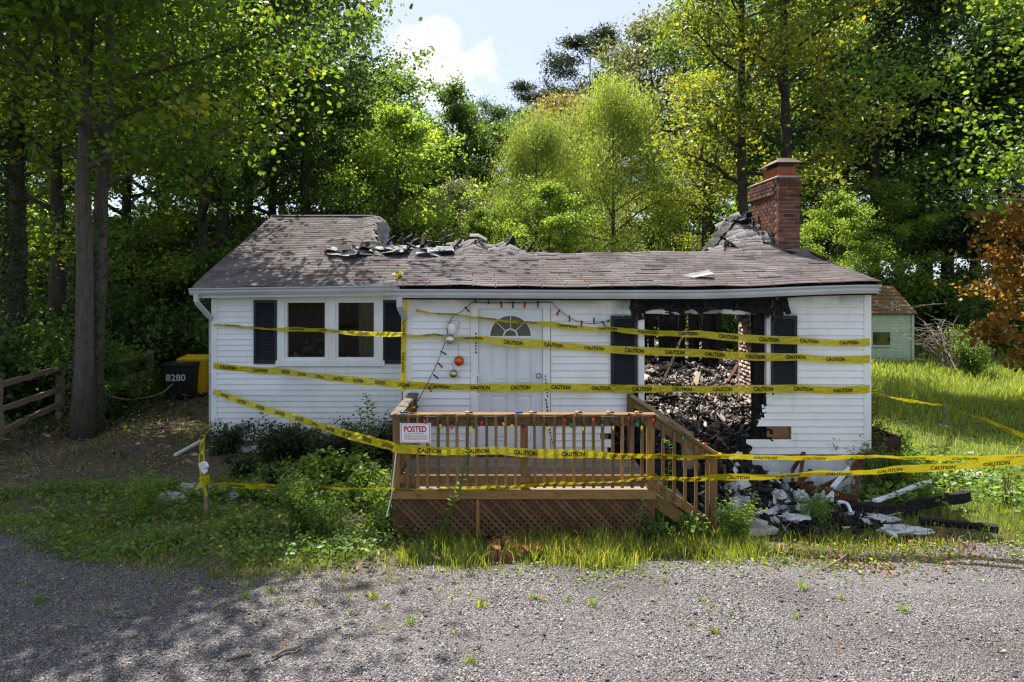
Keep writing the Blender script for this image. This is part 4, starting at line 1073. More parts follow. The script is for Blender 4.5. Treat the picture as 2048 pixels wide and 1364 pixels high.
# ------------------------------------------------------------ caution tapes
CAU = text_data('CAUTION', .03)
def tape(pts, label, name='caution_tape', phase=.1, flip=False, width=.112, ripple=.006, parent=None):
    """pts: (point, tilt in degrees): 0 stands upright facing the lens, 60 lies back"""
    ps = [Vector(p) for p, _ in pts]; tl = [R(a) for _, a in pts]
    L = [0.0]
    for a, b in zip(ps[:-1], ps[1:]): L.append(L[-1] + (b - a).length)
    tot = L[-1]
    def at(s):
        s = min(max(s, 0), tot - 1e-6); i = max(k for k in range(len(L)) if L[k] <= s); i = min(i, len(ps) - 2)
        t = (s - L[i]) / (L[i + 1] - L[i]); p = ps[i].lerp(ps[i + 1], t); d = (ps[i + 1] - ps[i]).normalized()
        a = tl[i] + (tl[i + 1] - tl[i]) * t
        out = Vector((0, -1, 0)); out = (out - d * out.dot(d))
        if out.length < .2: out = Vector((-1, 0, 0)) - d * (-d.x)
        out.normalize(); u = out.cross(d)
        if u.z < -1e-6 or (abs(u.z) < .1 and u.x > 0): u = -u
        a += .16 * math.sin(2.3 * s + phase * 40) + .07 * math.sin(6.1 * s + phase * 17)
        w = u * math.cos(a) - out * (-math.sin(a)) * -1.0
        nrm = d.cross(w); nrm = nrm if nrm.dot(out) > 0 else -nrm
        p = p + out * (ripple * math.sin(7 * s + phase * 9)) + Vector((0, 0, -1)) * (.02 * math.sin(math.pi * t))
        return p, w, nrm, d
    n = max(2, int(tot / .06)); m = MB(); vs = []
    for k in range(n + 1):
        p, w, nr, d = at(tot * k / n)
        wf = 1 - .20 * max(0, math.sin(1.9 * tot * k / n + phase * 31)) ** 3
        for c in (-.5, -.17, .17, .5): vs.append(p + w * (c * width * wf) + nr * (.004 * math.sin(k * .9 + c * 7 + phase * 5) + .003 * math.sin(k * 2.1 - c * 9)))
    m.add(vs, [(k * 4 + i, k * 4 + i + 1, k * 4 + 5 + i, k * 4 + 4 + i) for k in range(n) for i in range(3)])
    me_o = m.build(name, 'tape_yellow', parent)
    tag(me_o, label, 'caution tape', 'caution tapes round the house') if parent is None else None
    v, f, ar = CAU; s = phase
    while s + .27 < tot:
        vs = []; mt = MB()
        for a, b in v:
            p, w, nr, d = at(s + a * .27)
            dd = d if d.x >= -.05 or abs(d.z) > .9 else -d
            wf = 1 - .20 * max(0, math.sin(1.9 * (s + a * .27) + phase * 31)) ** 3; vs.append(p + w * ((b - .5) * width * .52 * wf) + nr * .0085)
        mt.add(vs, f); s += .565; mt.build('lettering', 'ink', me_o)
    return me_o
q = lambda px, py, d, a=0: (P(px, py, d), a)
yo = DW - .075
tape([q(832, 619, DW - .03, 80), q(900, 628, yo, 72), q(1100, 648, yo, 66), q(1222, 658, DW - .09, 58), q(1400, 668, yo, 30), q(1600, 681, DW - .09, 8), q(1740, 684, DW - .035, 0)], 'topmost caution tape, crossing above the fanlight of the front door', phase=.30)
tape([q(427, 648, DL - .03, 66), q(640, 660, DL - .07, 62), q(806, 669, DW - .1, 56), q(812, 669, DW - .03, 58), q(870, 669, yo, 70), q(960, 677, yo, 52), q(1086, 688, yo, 0), q(1400, 706, yo, 0), q(1600, 714, yo, 0), q(1740, 718, DW - .035, 0)], 'caution tape across the white windows and just below the door fanlight', phase=.2)
tape([q(427, 731, DL - .03, 0), q(560, 742, DL - .03, 0), q(808, 769, DW - .12, 0), q(812, 770, DW - .035, 0), q(1100, 774, yo, 0), q(1600, 777, yo, 0), q(1740, 778, DW - .035, 0)], 'caution tape running below the windows and across the door knob height', phase=.12)
tape([q(427, 783, DL - .03, 25), q(600, 838, 10.6, 15), q(784, 892, DF - .08, 0), q(796, 897, DF - .075, 0), q(1000, 901, DF - .075, 0), q(1180, 907, DF - .075, -20), q(1316, 911, DF - .075, -42), q(1443, 912, DF - .08, -48), q(1750, 913, 8.2, -48), q(2080, 913, 8.0, -50)], 'caution tape slanting down from the house corner along the upper porch railing', phase=.25)
tape([q(410, 966, 8.9, -50), q(600, 972, 8.65, -48), q(785, 977, DF - .08, -52), q(900, 977, DF - .08, -58), q(1100, 968, DF - .08, -50), q(1310, 955, DF - .08, -50), q(1440, 954, DF - .08, -44), q(1640, 946, 8.1, -38), q(1800, 938, 8.0, -30), q(2080, 917, 7.8, -20)], 'lowest caution tape, tied to the left stake and crossing the porch lattice top', phase=.3)
tape([q(1739, 785, DW + .1, -66), q(1886, 811, 14.1, -60)], 'caution tape stretched from the house corner to the stake in the lawn', phase=.2)
tape([q(1889, 811, 14.1, -60), q(1970, 838, 13.1, -60), q(2080, 884, 12.0, -60)], 'caution tape leading from the lawn stake out past the picture edge', phase=.2)
tape([(P(809, 600, DW - .05), 0), (P(807, 690, DW - .055), 8), (P(806, 782, DW - .05), 0)], 'upright strip of caution tape hanging on the corner board by the downpipe', width=.075, phase=.16)
tape([q(407, 965, 8.9, 30), q(403, 905, 9.9, 50), q(405, 878, 10.6, 30), q(424, 845, DL - .05, 50)], 'twisted caution tape going back from the left stake to the house corner', phase=.2)

# ------------------------------------------------------------ stakes with tape knots
def stake(px, py, ht, label, lean):
    b = G(px, py); s = thing('wooden_stake', b, label, 'stake', 'stakes holding the caution tape')
    MB().beam(b - Vector((0, 0, .1)), b + Vector((lean, 0, ht)), .05, .035, up=(0, 1, 0), jit=.003, seg=4).build('stake_post', 'fence_wood', s)
    return s, b
s1, b1 = stake(414, 1036, .70, 'weathered stake beside the planting bed, wound with yellow tape', -.025)
m = MB()
for k in range(5): m.rbox(b1 + Vector((-.02 + rnd.uniform(-.006, .006), 0, .44 + .022 * k)), .085, .065, .024, Matrix.Rotation(rnd.uniform(-.3, .3), 3, 'Y'))
m.add([b1 + Vector(v_) for v_ in ((-.03, -.04, .46), (-.13, -.06, .40), (-.12, -.05, .36), (-.02, -.04, .43))], [(0, 1, 2, 3)])
m.add([b1 + Vector(v_) for v_ in ((-.01, -.042, .45), (.03, -.045, .30), (.0, -.047, .28), (-.03, -.043, .44))], [(0, 1, 2, 3)])
m.build('tape_knot', 'tape_yellow', s1)
m = MB()
for k in range(7): m.rbox(b1 + Vector((-.03 + rnd.uniform(-.03, .03), rnd.uniform(-.03, .0), .60 + rnd.random() * .10)), .05, .03, .07, Matrix.Rotation(rnd.uniform(-1, 1), 3, 'Y'), jit=.01)
m.build('plastic_wad', 'white_scrap', s1)
s2, b2 = stake(1887, 856, .55, 'small pale stake standing out in the sunny lawn', .01)
MB().rbox(b2 + Vector((0, 0, .03)), .16, .12, .07, jit=.02).build('base_stone', 'concrete', s2)

# ------------------------------------------------------------ POSTED sign, ornaments, strings of coloured bulbs
c0 = P(800, 886, DF - .062); c1 = P(862, 846, DF - .062)
sg = tag(MB().box(c0.x, c1.x, DF - .066, DF - .062, c0.z, c1.z).build('posted_sign', 'sign_white'), 'white sign with red letters nailed to the porch corner', 'sign')
m = MB(); w_, h_ = c1.x - c0.x, c1.z - c0.z; ys = DF - .0675
for a, b, c, e in ((.03, .97, .03, .055), (.03, .97, .945, .97), (.03, .05, .055, .945), (.95, .97, .055, .945)): m.add([(c0.x + w_ * a, ys, c0.z + h_ * c), (c0.x + w_ * b, ys, c0.z + h_ * c), (c0.x + w_ * b, ys, c0.z + h_ * e), (c0.x + w_ * a, ys, c0.z + h_ * e)], [(0, 1, 2, 3)])
lettering(m, 'POSTED', (c0.x + w_ * .13, ys, c0.z + h_ * .54), (1, 0, 0), (0, 0, 1), w_ * .72, h_ * .32, .03)
m.build('lettering', 'red_ink', sg)
m = MB(); lettering(m, 'PRIVATE PROPERTY', (c0.x + w_ * .17, ys, c0.z + h_ * .44), (1, 0, 0), (0, 0, 1), w_ * .62, h_ * .055, .01)
for k in range(4):
    a0 = .13 + .03 * (k % 2); mx_ = .74 - .05 * (k % 2); xx = a0
    while xx < a0 + mx_:
        l_ = rnd.uniform(.04, .10); m.add([(c0.x + w_ * xx, ys, c0.z + h_ * (.36 - .06 * k)), (c0.x + w_ * (xx + l_), ys, c0.z + h_ * (.36 - .06 * k)), (c0.x + w_ * (xx + l_), ys, c0.z + h_ * (.385 - .06 * k)), (c0.x + w_ * xx, ys, c0.z + h_ * (.385 - .06 * k))], [(0, 1, 2, 3)]); xx += l_ + .02
m.build('small_print', 'red_ink', sg)
def ball(px, py, rpx, mat, label, top_py):
    c = P(px, py, DW - .09); r = rpx / 142
    o = thing('christmas_ball', c - Vector((0, 0, r)), label, 'ornament', 'balls hanging beside the door')
    MB().lathe(c, [(max(.001, r * math.sin(math.pi * k / 14)), -r * math.cos(math.pi * k / 14)) for k in range(15)], 24).build('globe', mat, o, smooth=True)
    MB().lathe(c + Vector((0, 0, r - .004)), [(.014, 0), (.014, .018), (.004, .022)], 10).build('cap', 'steel', o)
    MB().tube([c + Vector((0, 0, r + .015)), P(px - 3, top_py, DW - .06)], .0018, 5).build('hanging_thread', 'black_wire', o)
ball(900, 679, 10.5, 'mirror_silver', 'silver gold ball under the wall lantern', 655)
ball(918, 722, 10.2, 'ball_orange', 'matt orange ball hanging between the two shiny ones', 668)
ball(907, 748, 8.5, 'ball_olive', 'smallest ball, shiny olive, lowest beside the door', 725)

bulb_me = MB().lathe((0, 0, 0), [(.009, 0), (.0095, -.018), (.012, -.022), (.0165, -.036), (.0155, -.052), (.009, -.068), (.002, -.076)], 10).mesh('bulb', smooth=True)
socket_me = MB().lathe((0, 0, 0), [(.010, .022), (.011, .004), (.011, -.020)][::-1], 8).mesh('socket'); socket_me.materials.append(M['black_wire'])
BUL = {}
def bulb(parent, p, tilt, color, az=0.0, sc=1.0):
    if color not in BUL:
        BUL[color] = bulb_me.copy(); BUL[color].materials.append(M['bulb_' + color])
    o = link('bulb', BUL[color], parent, p); o.rotation_euler = (az, tilt, 0); o.scale = (sc,) * 3
    s_ = bpy.data.objects.new('socket', socket_me); COL.objects.link(s_); s_.parent = o; ORI[s_] = p
def spline(pts, n=6):
    out = []
    for i in range(len(pts) - 1):
        p0, p1, p2, p3 = pts[max(i - 1, 0)], pts[i], pts[i + 1], pts[min(i + 2, len(pts) - 1)]
        for k in range(n):
            t = k / n; out.append(.5 * ((2 * p1) + (p2 - p0) * t + (2 * p0 - 5 * p1 + 4 * p2 - p3) * t * t + (3 * p1 - p0 - 3 * p2 + p3) * t ** 3))
    return out + [pts[-1]]
wall_pts = [P(*a, DW - .075) for a in ((838, 798), (860, 757), (876, 722), (890, 684), (897, 655), (905, 634), (925, 622), (943, 606), (952, 604), (985, 606), (1020, 605), (1060, 606), (1099, 604), (1112, 614), (1140, 636), (1165, 645), (1192, 647), (1221, 640))]
gar = thing('string_lights', wall_pts[0], 'string of coloured bulbs draped round the front door and lantern', 'string lights')
MB().tube(spline(wall_pts), .005, 5).build('cord', 'black_wire', gar)
for px, py, t_, c in ((951, 603, 180, 'green'), (977, 605, 180, 'green'), (1002, 606, -10, 'red'), (1026, 606, 0, 'blue'), (1050, 606, 8, 'red'), (1076, 605, 0, 'green'), (932, 616, -40, 'red'), (1118, 622, 30, 'red'), (1139, 634, 0, 'green'), (1163, 644, 0, 'red'), (1188, 645, 180, 'green'), (1206, 645, -30, 'green'), (1216, 642, 0, 'yellow'), (884, 704, -60, 'green'), (878, 728, -45, 'red'), (869, 751, -50, 'blue'), (858, 775, -30, 'red'), (897, 652, 10, 'red'), (1252, 632, 90, 'green')):
    bulb(gar, P(px, py, DW - .082), R(t_), c)
rail_pts = [P(838, 800, 9.3)] + [Vector((x, DF - .05 + .05 * math.sin(9 * x), ZT + .012 * math.cos(9 * x) - .012)) for x in np.linspace(px0 + .02, px1, 60)] + [Vector((x, DF - .052 + .03 * math.sin(9 * x), railz(x) + .008)) for x in np.linspace(px1 + .05, sx1, 12)]
gr2 = thing('string_lights', Vector((0.1, DF - .05, ZT)), 'string of coloured bulbs wound along the porch and stair handrail', 'string lights')
MB().tube(rail_pts, .0045, 5).build('cord', 'black_wire', gr2)
for x in np.linspace(px0 + .1, px1 - .05, 24):
    MB().tube([(x, DF - .058, ZT - .03), (x + .015, DF - .062, ZT - .09), (x + .03, DF - .056, ZT - .14), (x + .05, DF - .05, ZT - .04)], .0035, 4).build('cord_loop', 'black_wire', gr2)
for px, c in ((812, 'blue'), (942, 'amber'), (1042, 'blue'), (1070, 'amber'), (1161, 'amber'), (1224, 'amber'), (1281, 'amber')):
    bulb(gr2, Vector((XW(px, DF - .02), DF - .02, ZT + .02)), R(90), c)
for px, py, c in ((880, 849, 'amber'), (904, 850, 'red'), (947, 858, 'yellow'), (966, 843, 'red'), (1003, 846, 'amber'), (1027, 850, 'yellow'), (1047, 858, 'red'), (1095, 854, 'yellow'), (1130, 838, 'red'), (1142, 847, 'green'), (1165, 854, 'yellow'), (1190, 838, 'red'), (1205, 848, 'green'), (1226, 852, 'yellow'), (1258, 834, 'red'), (1270, 847, 'green'), (1284, 852, 'yellow'), (1308, 838, 'red'), (846, 840, 'red'), (1368, 874, 'green')):
    bulb(gr2, P(px, py - 4, DF - .065), R(rnd.uniform(-35, 35)), c, R(-8))
for px, py, c in ((1336, 843, 'green'), (1342, 846, 'yellow'), (1401, 882, 'yellow'), (1416, 888, 'red'), (1446, 908, 'amber')):
    bulb(gr2, P(px, py, DF), R(90), c)
for px, py, d, c in ((818, 814, 9.0, 'amber'), (834, 814, 8.95, 'amber'), (789, 827, 8.5, 'blue')): bulb(gr2, P(px, py, d), R(80), c)

# ------------------------------------------------------------ wheeled bins
def bin_(px, py, w, h, dd, mat, label, lid, digits=None, rz_=0.0):
    b = G(px, py); o = thing('wheeled_bin', b, label, 'bin')
    rot = Matrix.Rotation(rz_, 3, 'Z')
    def body(z0, z1, k0, k1, th=0):
        vs = []
        for z_, k in ((z0, k0), (z1, k1)):
            for sx, sy in ((-1, -1), (1, -1), (1, 1), (-1, 1)): vs.append(b + rot @ Vector((sx * w / 2 * k, sy * dd / 2 * k, z_)))
        return MB().add(vs, MB.BF)
    bd = body(.05, h, .78, 1.0).build('body', mat, o, bevel=.02)
    body(h - .005, h + .05, 1.06, 1.04).build('rim', mat, o, bevel=.01)
    for s_ in (-1, 1):
        MB().lathe(b + rot @ Vector((s_ * w * .38, dd * .38, .11)), [(.11, -.025), (.11, .025)], 16, Matrix.Rotation(R(90), 3, 'Y')).build('wheel', 'iron_dark', o)
    if lid:
        m = MB().add([b + rot @ Vector(v_) for v_ in ((-w * .54, -dd * .58, h + .052), (w * .54, -dd * .58, h + .052), (w * .54, dd * .55, h + .052), (-w * .54, dd * .55, h + .052), (-w * .45, -dd * .48, h + .10), (w * .45, -dd * .48, h + .10), (w * .45, dd * .46, h + .12), (-w * .45, dd * .46, h + .12))], MB.BF)
        m.build('lid', mat, o, bevel=.01)
        MB().beam(b + rot @ Vector((-w * .3, dd * .62, h + .03)), b + rot @ Vector((w * .3, dd * .62, h + .03)), .04, .04).build('handle', mat, o)
    if digits:
        m = MB(); k0 = .78 + .22 * (.58 * h) / h
        yf = -dd / 2 * (.78 + .22 * .62) - .014
        org = b + rot @ Vector((-w * .36, yf, h * .56)); ey = rot @ Vector((0, -.085, 1)).normalized()
        lettering(m, digits, org, rot @ Vector((1, 0, 0)), ey, w * .66, h * .20, .02)
        m.build('house_number', 'chalk', o)
    return o
bin_(363, 797, .72, .86, .62, 'bin_black', 'black open bin numbered 8280 in front of the yellow one', False, '8280', R(4))
bin_(392, 790, .70, .90, .60, 'bin_yellow', 'yellow lidded bin partly behind the black bin', True, None, R(4))

# ------------------------------------------------------------ split-rail fence at the left
fence = thing('split_rail_fence', G(-4, 892), 'weathered split-rail fence running behind the twin tree trunks', 'fence')
A = G(-4, 892); B = Vector((-9.75, 15.1, 0)); C_ = Vector((-9.05, 17.5, 0)); Z0 = Vector((-10.6, 10.2, 0))
for p in (A, B, C_): MB().beam(p - Vector((0, 0, .1)), p + Vector((0, 0, 1.22)), .13, .11, up=(0, 1, 0), jit=.012, seg=5).build('post', 'fence_wood', fence)
for a, b in ((A, B), (B, C_), (Z0, A)):
    for zz in (.27, .66, 1.08):
        MB().beam(a + Vector((0, 0, zz + rnd.uniform(-.05, .03))), b + Vector((0, 0, zz + rnd.uniform(-.03, .06))), .08, .10, jit=.012, seg=9).build('rail', 'fence_wood', fence)
rope = [P(208, 786, 14), P(230, 795, 14.6), P(262, 799, 15.2), P(300, 793, 15.9), P(325, 785, 16.4), P(345, 768, 16.7)]
tag(MB().tube(spline(rope), .014, 6).build('sagging_rope', 'dead_twig'), 'pale rope sagging between the twin trunks and the black bin', 'rope')
wire = [P(-20, 527, 19), P(150, 536, 19.5), P(300, 546, 20), P(430, 549, 20.5)]
tag(MB().tube(spline(wire), .008, 4).build('overhead_wire', 'black_wire'), 'thin dark wire strung through the wood behind the left gable', 'wire')

# ------------------------------------------------------------ pale green shed beyond the lawn
SD = 25.0; shed = thing('garden_shed', Vector((XW(1770, SD), SD, -.1)), 'pale green clapboard shed behind the house corner', 'shed')
xa, xb = XW(1640, SD), XW(1827, SD); zt, zb0 = ZW(627, SD), ZW(722, SD)
sw = MB().box(xa, xb - .02, SD + .02, SD + 3, zb0, zt).build('wall', 'shed_green', shed)
zz = zb0
while zz < zt - .02:
    board(xa, xb, SD + .02, zz, min(zz + .118, zt), .016).build('clapboard', 'shed_green', sw); zz += .112
wx0, wx1, wz0, wz1 = XW(1744, SD), XW(1779, SD), ZW(690, SD), ZW(664, SD)
MB().box(wx0, wx1, SD - .03, SD - .012, wz0, wz1).build('window_pane', 'glass_dark', shed)
MB().box(wx0 - .06, wx0, SD - .05, SD - .005, wz0 - .06, wz1 + .06).box(wx1, wx1 + .06, SD - .05, SD - .005, wz0 - .06, wz1 + .06).box(wx0, wx1, SD - .05, SD - .005, wz1, wz1 + .06).box(wx0, wx1, SD - .05, SD - .005, wz0 - .06, wz0).build('window_frame', 'shed_green', shed)
rf = MB().add([(xa, SD - .15, zt - .03), (xb + .06, SD - .15, zt - .03), (xb + .06, SD + 1.5, zt + .95), (xa, SD + 1.5, zt + .95), (xa, SD + 3.1, zt), (xb + .06, SD + 3.1, zt)], [(0, 1, 2, 3), (3, 2, 5, 4)]).build('roof', 'planter', shed)
nrow = 8
for k in range(nrow):
    t0, t1 = k / nrow, (k + 1) / nrow
    MB().add([(xa, SD - .15 + 1.65 * t0, zt - .012 + .98 * t0 + .015), (xb + .07, SD - .15 + 1.65 * t0, zt - .012 + .98 * t0 + .015), (xb + .07, SD - .15 + 1.65 * t1, zt - .012 + .98 * t1), (xa, SD - .15 + 1.65 * t1, zt - .012 + .98 * t1)], [(0, 1, 2, 3)]).build('shingle_course', 'sheathing', rf)
MB().box(xb - .08, xb + .012, SD - .03, SD + .06, zb0, zt).build('corner_board', 'shed_green', shed)

# ------------------------------------------------------------ planter wall, bars, boards, wreckage at the right corner
pl = thing('planter_box', Vector((5.55, 10.3, 0)), 'dark brown plank planter against the right corner of the house', 'planter')
for k in range(4): MB().box(5.08, 5.66 + .012 * (k % 2), 10.2, 10.25, .06 + .17 * k, .06 + .17 * k + .162).build('plank', 'planter', pl)
for x in (5.62,):
    for k in range(4): MB().box(x, x + .05, 10.26, 11.5, .06 + .17 * k, .06 + .17 * k + .162).build('plank', 'planter', pl)
MB().box(5.1, 5.62, 10.26, 11.5, .1, .66).build('earth_fill', 'soil', pl)
fr = thing('rusty_bed_frame', Vector((4.5, 9.5, 0)), 'rusty angle-iron frame lying against the foundation', 'metal frame')
for a, b in (((1600, 972, 9.4), (1716, 998, 9.2)), ((1597, 972, 9.4), (1608, 905, 9.75)), ((1608, 905, 9.75), (1585, 940, 9.7)), ((1585, 938, 9.7), (1585, 975, 9.5)), ((1595, 972, 9.4), (1622, 940, 9.6)), ((1650, 985, 9.3), (1726, 925, 9.65)), ((1665, 968, 9.4), (1745, 900, 9.8)), ((1640, 975, 9.4), (1705, 945, 9.6)), ((1713, 925, 9.65), (1715, 990, 9.3)), ((1448, 930, 9.4), (1455, 1000, 9.0))):
    p, q_ = P(*a), P(*b); MB().beam(p, q_, .045, .035 if a[0] != 1600 else .09).build('bar', 'rust', fr)
for a, b in (((1478, 1022, 8.85), (1560, 995, 9.0)), ((1505, 1018, 8.8), (1580, 1030, 8.7))):
    MB().beam(P(*a), P(*b), .05, .03).build('bar', 'rust', fr)
def lump(name, c, sx, sy, sz, label, mat='insulation', cat='insulation', group=None, seed=0):
    r_ = random.Random(seed); n1, n2 = 18, 10; vs, fs = [], []
    ph = [r_.uniform(0, 6.28) for _ in range(6)]
    for i in range(n2 + 1):
        th = math.pi * i / n2
        for j in range(n1):
            a = 2 * math.pi * j / n1
            k = 1 + .22 * math.sin(3 * a + ph[0]) * math.sin(th) + .16 * math.sin(5 * a + 4 * th + ph[1]) + .13 * math.sin(9 * th + 2 * a + ph[2]) + .08 * math.sin(11 * a + 7 * th + ph[3]) + r_.uniform(-.06, .06)
            k *= 1 + (.30 * (r_.random() - .5) if mat == 'insulation' else 0)
            vs.append((c[0] + sx / 2 * k * math.sin(th) * math.cos(a), c[1] + sy / 2 * k * math.sin(th) * math.sin(a), max(-.02, c[2] + sz / 2 + sz / 2 * k * math.cos(th))))
    for i in range(n2):
        for j in range(n1): fs.append((i * n1 + j, i * n1 + (j + 1) % n1, (i + 1) * n1 + (j + 1) % n1, (i + 1) * n1 + j))
    return tag(MB().add(vs, fs).build(name, mat, smooth=False), label, cat, group)
WADS = ((1490, 985, 60, 34, 9.1), (1528, 960, 50, 40, 9.3), (1558, 985, 56, 38, 9.0), (1600, 985, 44, 50, 8.95), (1475, 1008, 66, 34, 8.85), (1500, 950, 60, 36, 9.5), (1545, 948, 50, 30, 9.5), (1605, 1010, 40, 34, 8.75), (1590, 1030, 66, 26, 8.5), (1535, 1020, 40, 24, 8.7), (1470, 965, 44, 34, 9.3), (1615, 950, 34, 28, 9.6))
for k, (px, py, w, h, d) in enumerate(WADS):
    p = P(px, py + h * .35, d); s = d / F
    lump('insulation_wad', (p.x, p.y, max(p.z, 0)), w * s * rnd.uniform(.5, .85), w * s * .5, h * s * rnd.uniform(.3, .55), ORD(px, [w_[0] for w_ in WADS]) + ' whitish insulation wad from the left in the wreckage by the stairs', group='insulation wads by the stairs', seed=k)
for k, (px, py, w, h, lb) in enumerate(((1805, 1052, 110, 30, 'flattened white insulation sheet on the gravel edge before the beam'), (1755, 1030, 70, 26, 'smaller crumpled white insulation piece left of the flat sheet'))):
    p = G(px, py + h * .4); s = p.y / F; lump('insulation_sheet', (p.x, p.y, -.01), w * s * .9, .26, .07, lb, seed=40 + k)
# mound of black litter below the burnt window
N = 3400; X = rng.normal(3.25, .55, N); Y = rng.normal(9.15, .36, N)
Hh = np.exp(-((X - 3.0) / .75) ** 2 - ((Y - 9.6) / .7) ** 2) * .55
Pn = np.stack([X, Y, Hh * rng.uniform(.4, 1.0, N) + .03], 1)
keepm = (X > 2.35) & (X < 4.7) & (Y < 9.8) & (Y > 8.35)
Pn = Pn[keepm]; tn = np.clip(rng.beta(.9, 2.6, len(Pn)), 0, .97); tn[rng.random(len(Pn)) > .95] = .93
o = link('burnt_rubble', shards('burnt_rubble', Pn, (.012 + .08 * rng.random(len(Pn)) ** 1.8), tn, .3, 3.4), None, (0, 0, 0), 'ash_debris')
tag(o, 'black burnt rubble heaped below the gutted window', 'rubble', kind='stuff')
N = 90; X = rng.normal(3.5, .65, N); Y = rng.normal(9.0, .32, N); kp = (X > 2.5) & (X < 5.4) & (Y > 8.2) & (Y < 9.75); X, Y = X[kp], Y[kp]
Hh = np.exp(-((X - 3.0) / .75) ** 2 - ((Y - 9.6) / .7) ** 2) * .5 + .06
o = link('plaster_scraps', shards('plaster_scraps', np.stack([X, Y, Hh * rng.uniform(.7, 1.15, len(X))], 1), rng.uniform(.04, .17, len(X)), rng.uniform(.86, .96, len(X)), .035, 1.9), None, (0, 0, 0), 'insulation')
tag(o, 'torn pale plaster and paper scraps littering the black rubble', 'scraps', kind='stuff')
def scrap(a, b, w, h, mat, label, cat, name, **k): return tag(MB().beam(a, b, w, h, **k).build(name, mat), label, cat)
scrap(G(1822, 1040) + Vector((0, .1, .14)), G(1952, 1025) + Vector((0, .15, .17)), .06, .13, 'char', 'thick charred beam lying on the grass at the right', 'beam', 'charred_beam', jit=.015, seg=9)
scrap(G(1770, 1040) + Vector((0, .25, .16)), G(1885, 1008) + Vector((0, .3, .22)), .07, .03, 'white_scrap', 'white painted board resting on the thick charred beam', 'board', 'painted_board', jit=.008, seg=6)
scrap(G(1690, 1035) + Vector((0, .1, .09)), G(1840, 1040) + Vector((0, .1, .10)), .12, .10, 'char', 'charred plank flat in the weeds left of the thick beam', 'plank', 'charred_plank', jit=.015, seg=8)
scrap(G(1840, 1048) + Vector((0, 0, .05)), G(1995, 1062) + Vector((0, 0, .04)), .09, .05, 'char', 'thin charred lath pointing at the right picture edge', 'lath', 'charred_lath', jit=.008, seg=6)
scrap(G(1765, 1062) + Vector((0, 0, .03)), G(1792, 1078) + Vector((0, 0, .03)), .05, .03, 'white_scrap', 'short white splinter of board lying on the dry leaves', 'board', 'board_splinter')
scrap(P(1450, 935, 9.5), P(1480, 905, 9.7), .09, .02, 'white_scrap', 'pale plank leaning on the foundation beside the newel post', 'plank', 'pale_plank', jit=.004, seg=3)
scrap(P(1700, 935, 9.6), P(1665, 975, 9.3), .06, .03, 'white_scrap', 'narrow white trim strip among the rusty bars', 'trim strip', 'trim_strip')
for a, lb in ((((1640, 1008, 8.9), (1660, 990, 8.95), (1665, 985, 9.0), (1663, 1003, 8.9)), 'bent white plastic strip curling up from the rubble'), (((1675, 1004, 8.8), (1690, 1005, 8.8), (1697, 1012, 8.75), (1702, 1025, 8.7)), 'white plastic strip bowed down towards the weeds')):
    tag(MB().tube(spline([P(*q_) for q_ in a]), .02, 6).build('plastic_strip', 'white_scrap'), lb, 'plastic strip')
BD = ((1468, 1000, 60, .3), (1510, 968, 70, -.5), (1545, 1005, 80, .15), (1580, 960, 55, .7), (1620, 1000, 75, -.2), (1650, 1022, 90, .1), (1500, 1026, 50, -.3), (1690, 1028, 70, .25))
for px, py, L_, a_ in BD:
    g = G(px, py); l_ = L_ * g.y / F; h0 = .05 + .35 * math.exp(-((g.x - 3.0) / .75) ** 2 - ((g.y - 9.6) / .7) ** 2)
    scrap(g + Vector((0, 0, h0)), g + Vector((l_ * math.cos(a_), -l_ * .4 * math.sin(a_), h0 + .12 * a_)), rnd.uniform(.05, .10), rnd.uniform(.015, .035), rnd.choice(['char', 'char', 'char_brown']), ORD(px, [b_[0] for b_ in BD]) + ' thin charred board from the left in the rubble by the stairs', 'board', 'charred_board', jit=.01, seg=6)
g = G(1515, 1068); cb = thing('concrete_block', g, 'broken pale concrete block at the gravel edge near the stairs', 'block')
MB().rbox(g + Vector((0, 0, .05)), .40, .22, .05, Matrix.Rotation(R(10), 3, 'Z'), jit=.02).build('block_base', 'concrete', cb)
bk = MB().rbox(g + Vector((-.02, .03, .12)), .28, .16, .07, Matrix.Rotation(R(-24), 3, 'Z') @ Matrix.Rotation(R(10), 3, 'Y'), jit=.012).build('block_top', 'concrete', cb)
for dx in (-.05, .05): MB().lathe(g + Vector((-.02 + dx, .02, .157 - dx * .2)), [(.018, 0), (.018, .004), (.001, .0045)], 10).build('hole', 'iron_dark', bk)
g = G(1912, 948); tag(MB().rbox(g + Vector((0, 0, .03)), .75, .55, .05, Matrix.Rotation(R(6), 3, 'Z'), jit=.02).build('concrete_slab', 'concrete'), 'pale concrete slab set in the lawn under the tapes', 'slab')
# brick edging at the porch foot
be = thing('brick_paving', G(1080, 1092), 'patch of orange brick paving showing through the grass at the porch foot', 'paving')
for r_ in range(4):
    for k in range(9):
        if rnd.random() < .22: continue
        x = -.22 + k * .11 + (.05 if r_ % 2 else 0) + rnd.gauss(0, .006)
        MB().rbox((x, 7.72 + r_ * .125 + rnd.gauss(0, .005), .004 + rnd.gauss(0, .008)), .10, .115, .07, Matrix.Rotation(rnd.gauss(0, .05), 3, 'Z'), jit=.003).build('brick', 'red_brick_paver', be)
# flat stones by the left bed
for px, py, w, lb in ((385, 985, .55, 'flat grey stone just behind the left stake'), (340, 1003, .42, 'flat grey stone farthest left of the bed edging'), (470, 992, .62, 'flat grey stone right of the left stake'), (520, 985, .40, 'flat grey stone at the right end of the bed edging')):
    g = G(px, py); lump('edging_stone', (g.x, g.y, -.04), w, w * .5, .16, lb, 'stone', 'stone', 'edging stones', seed=int(px))
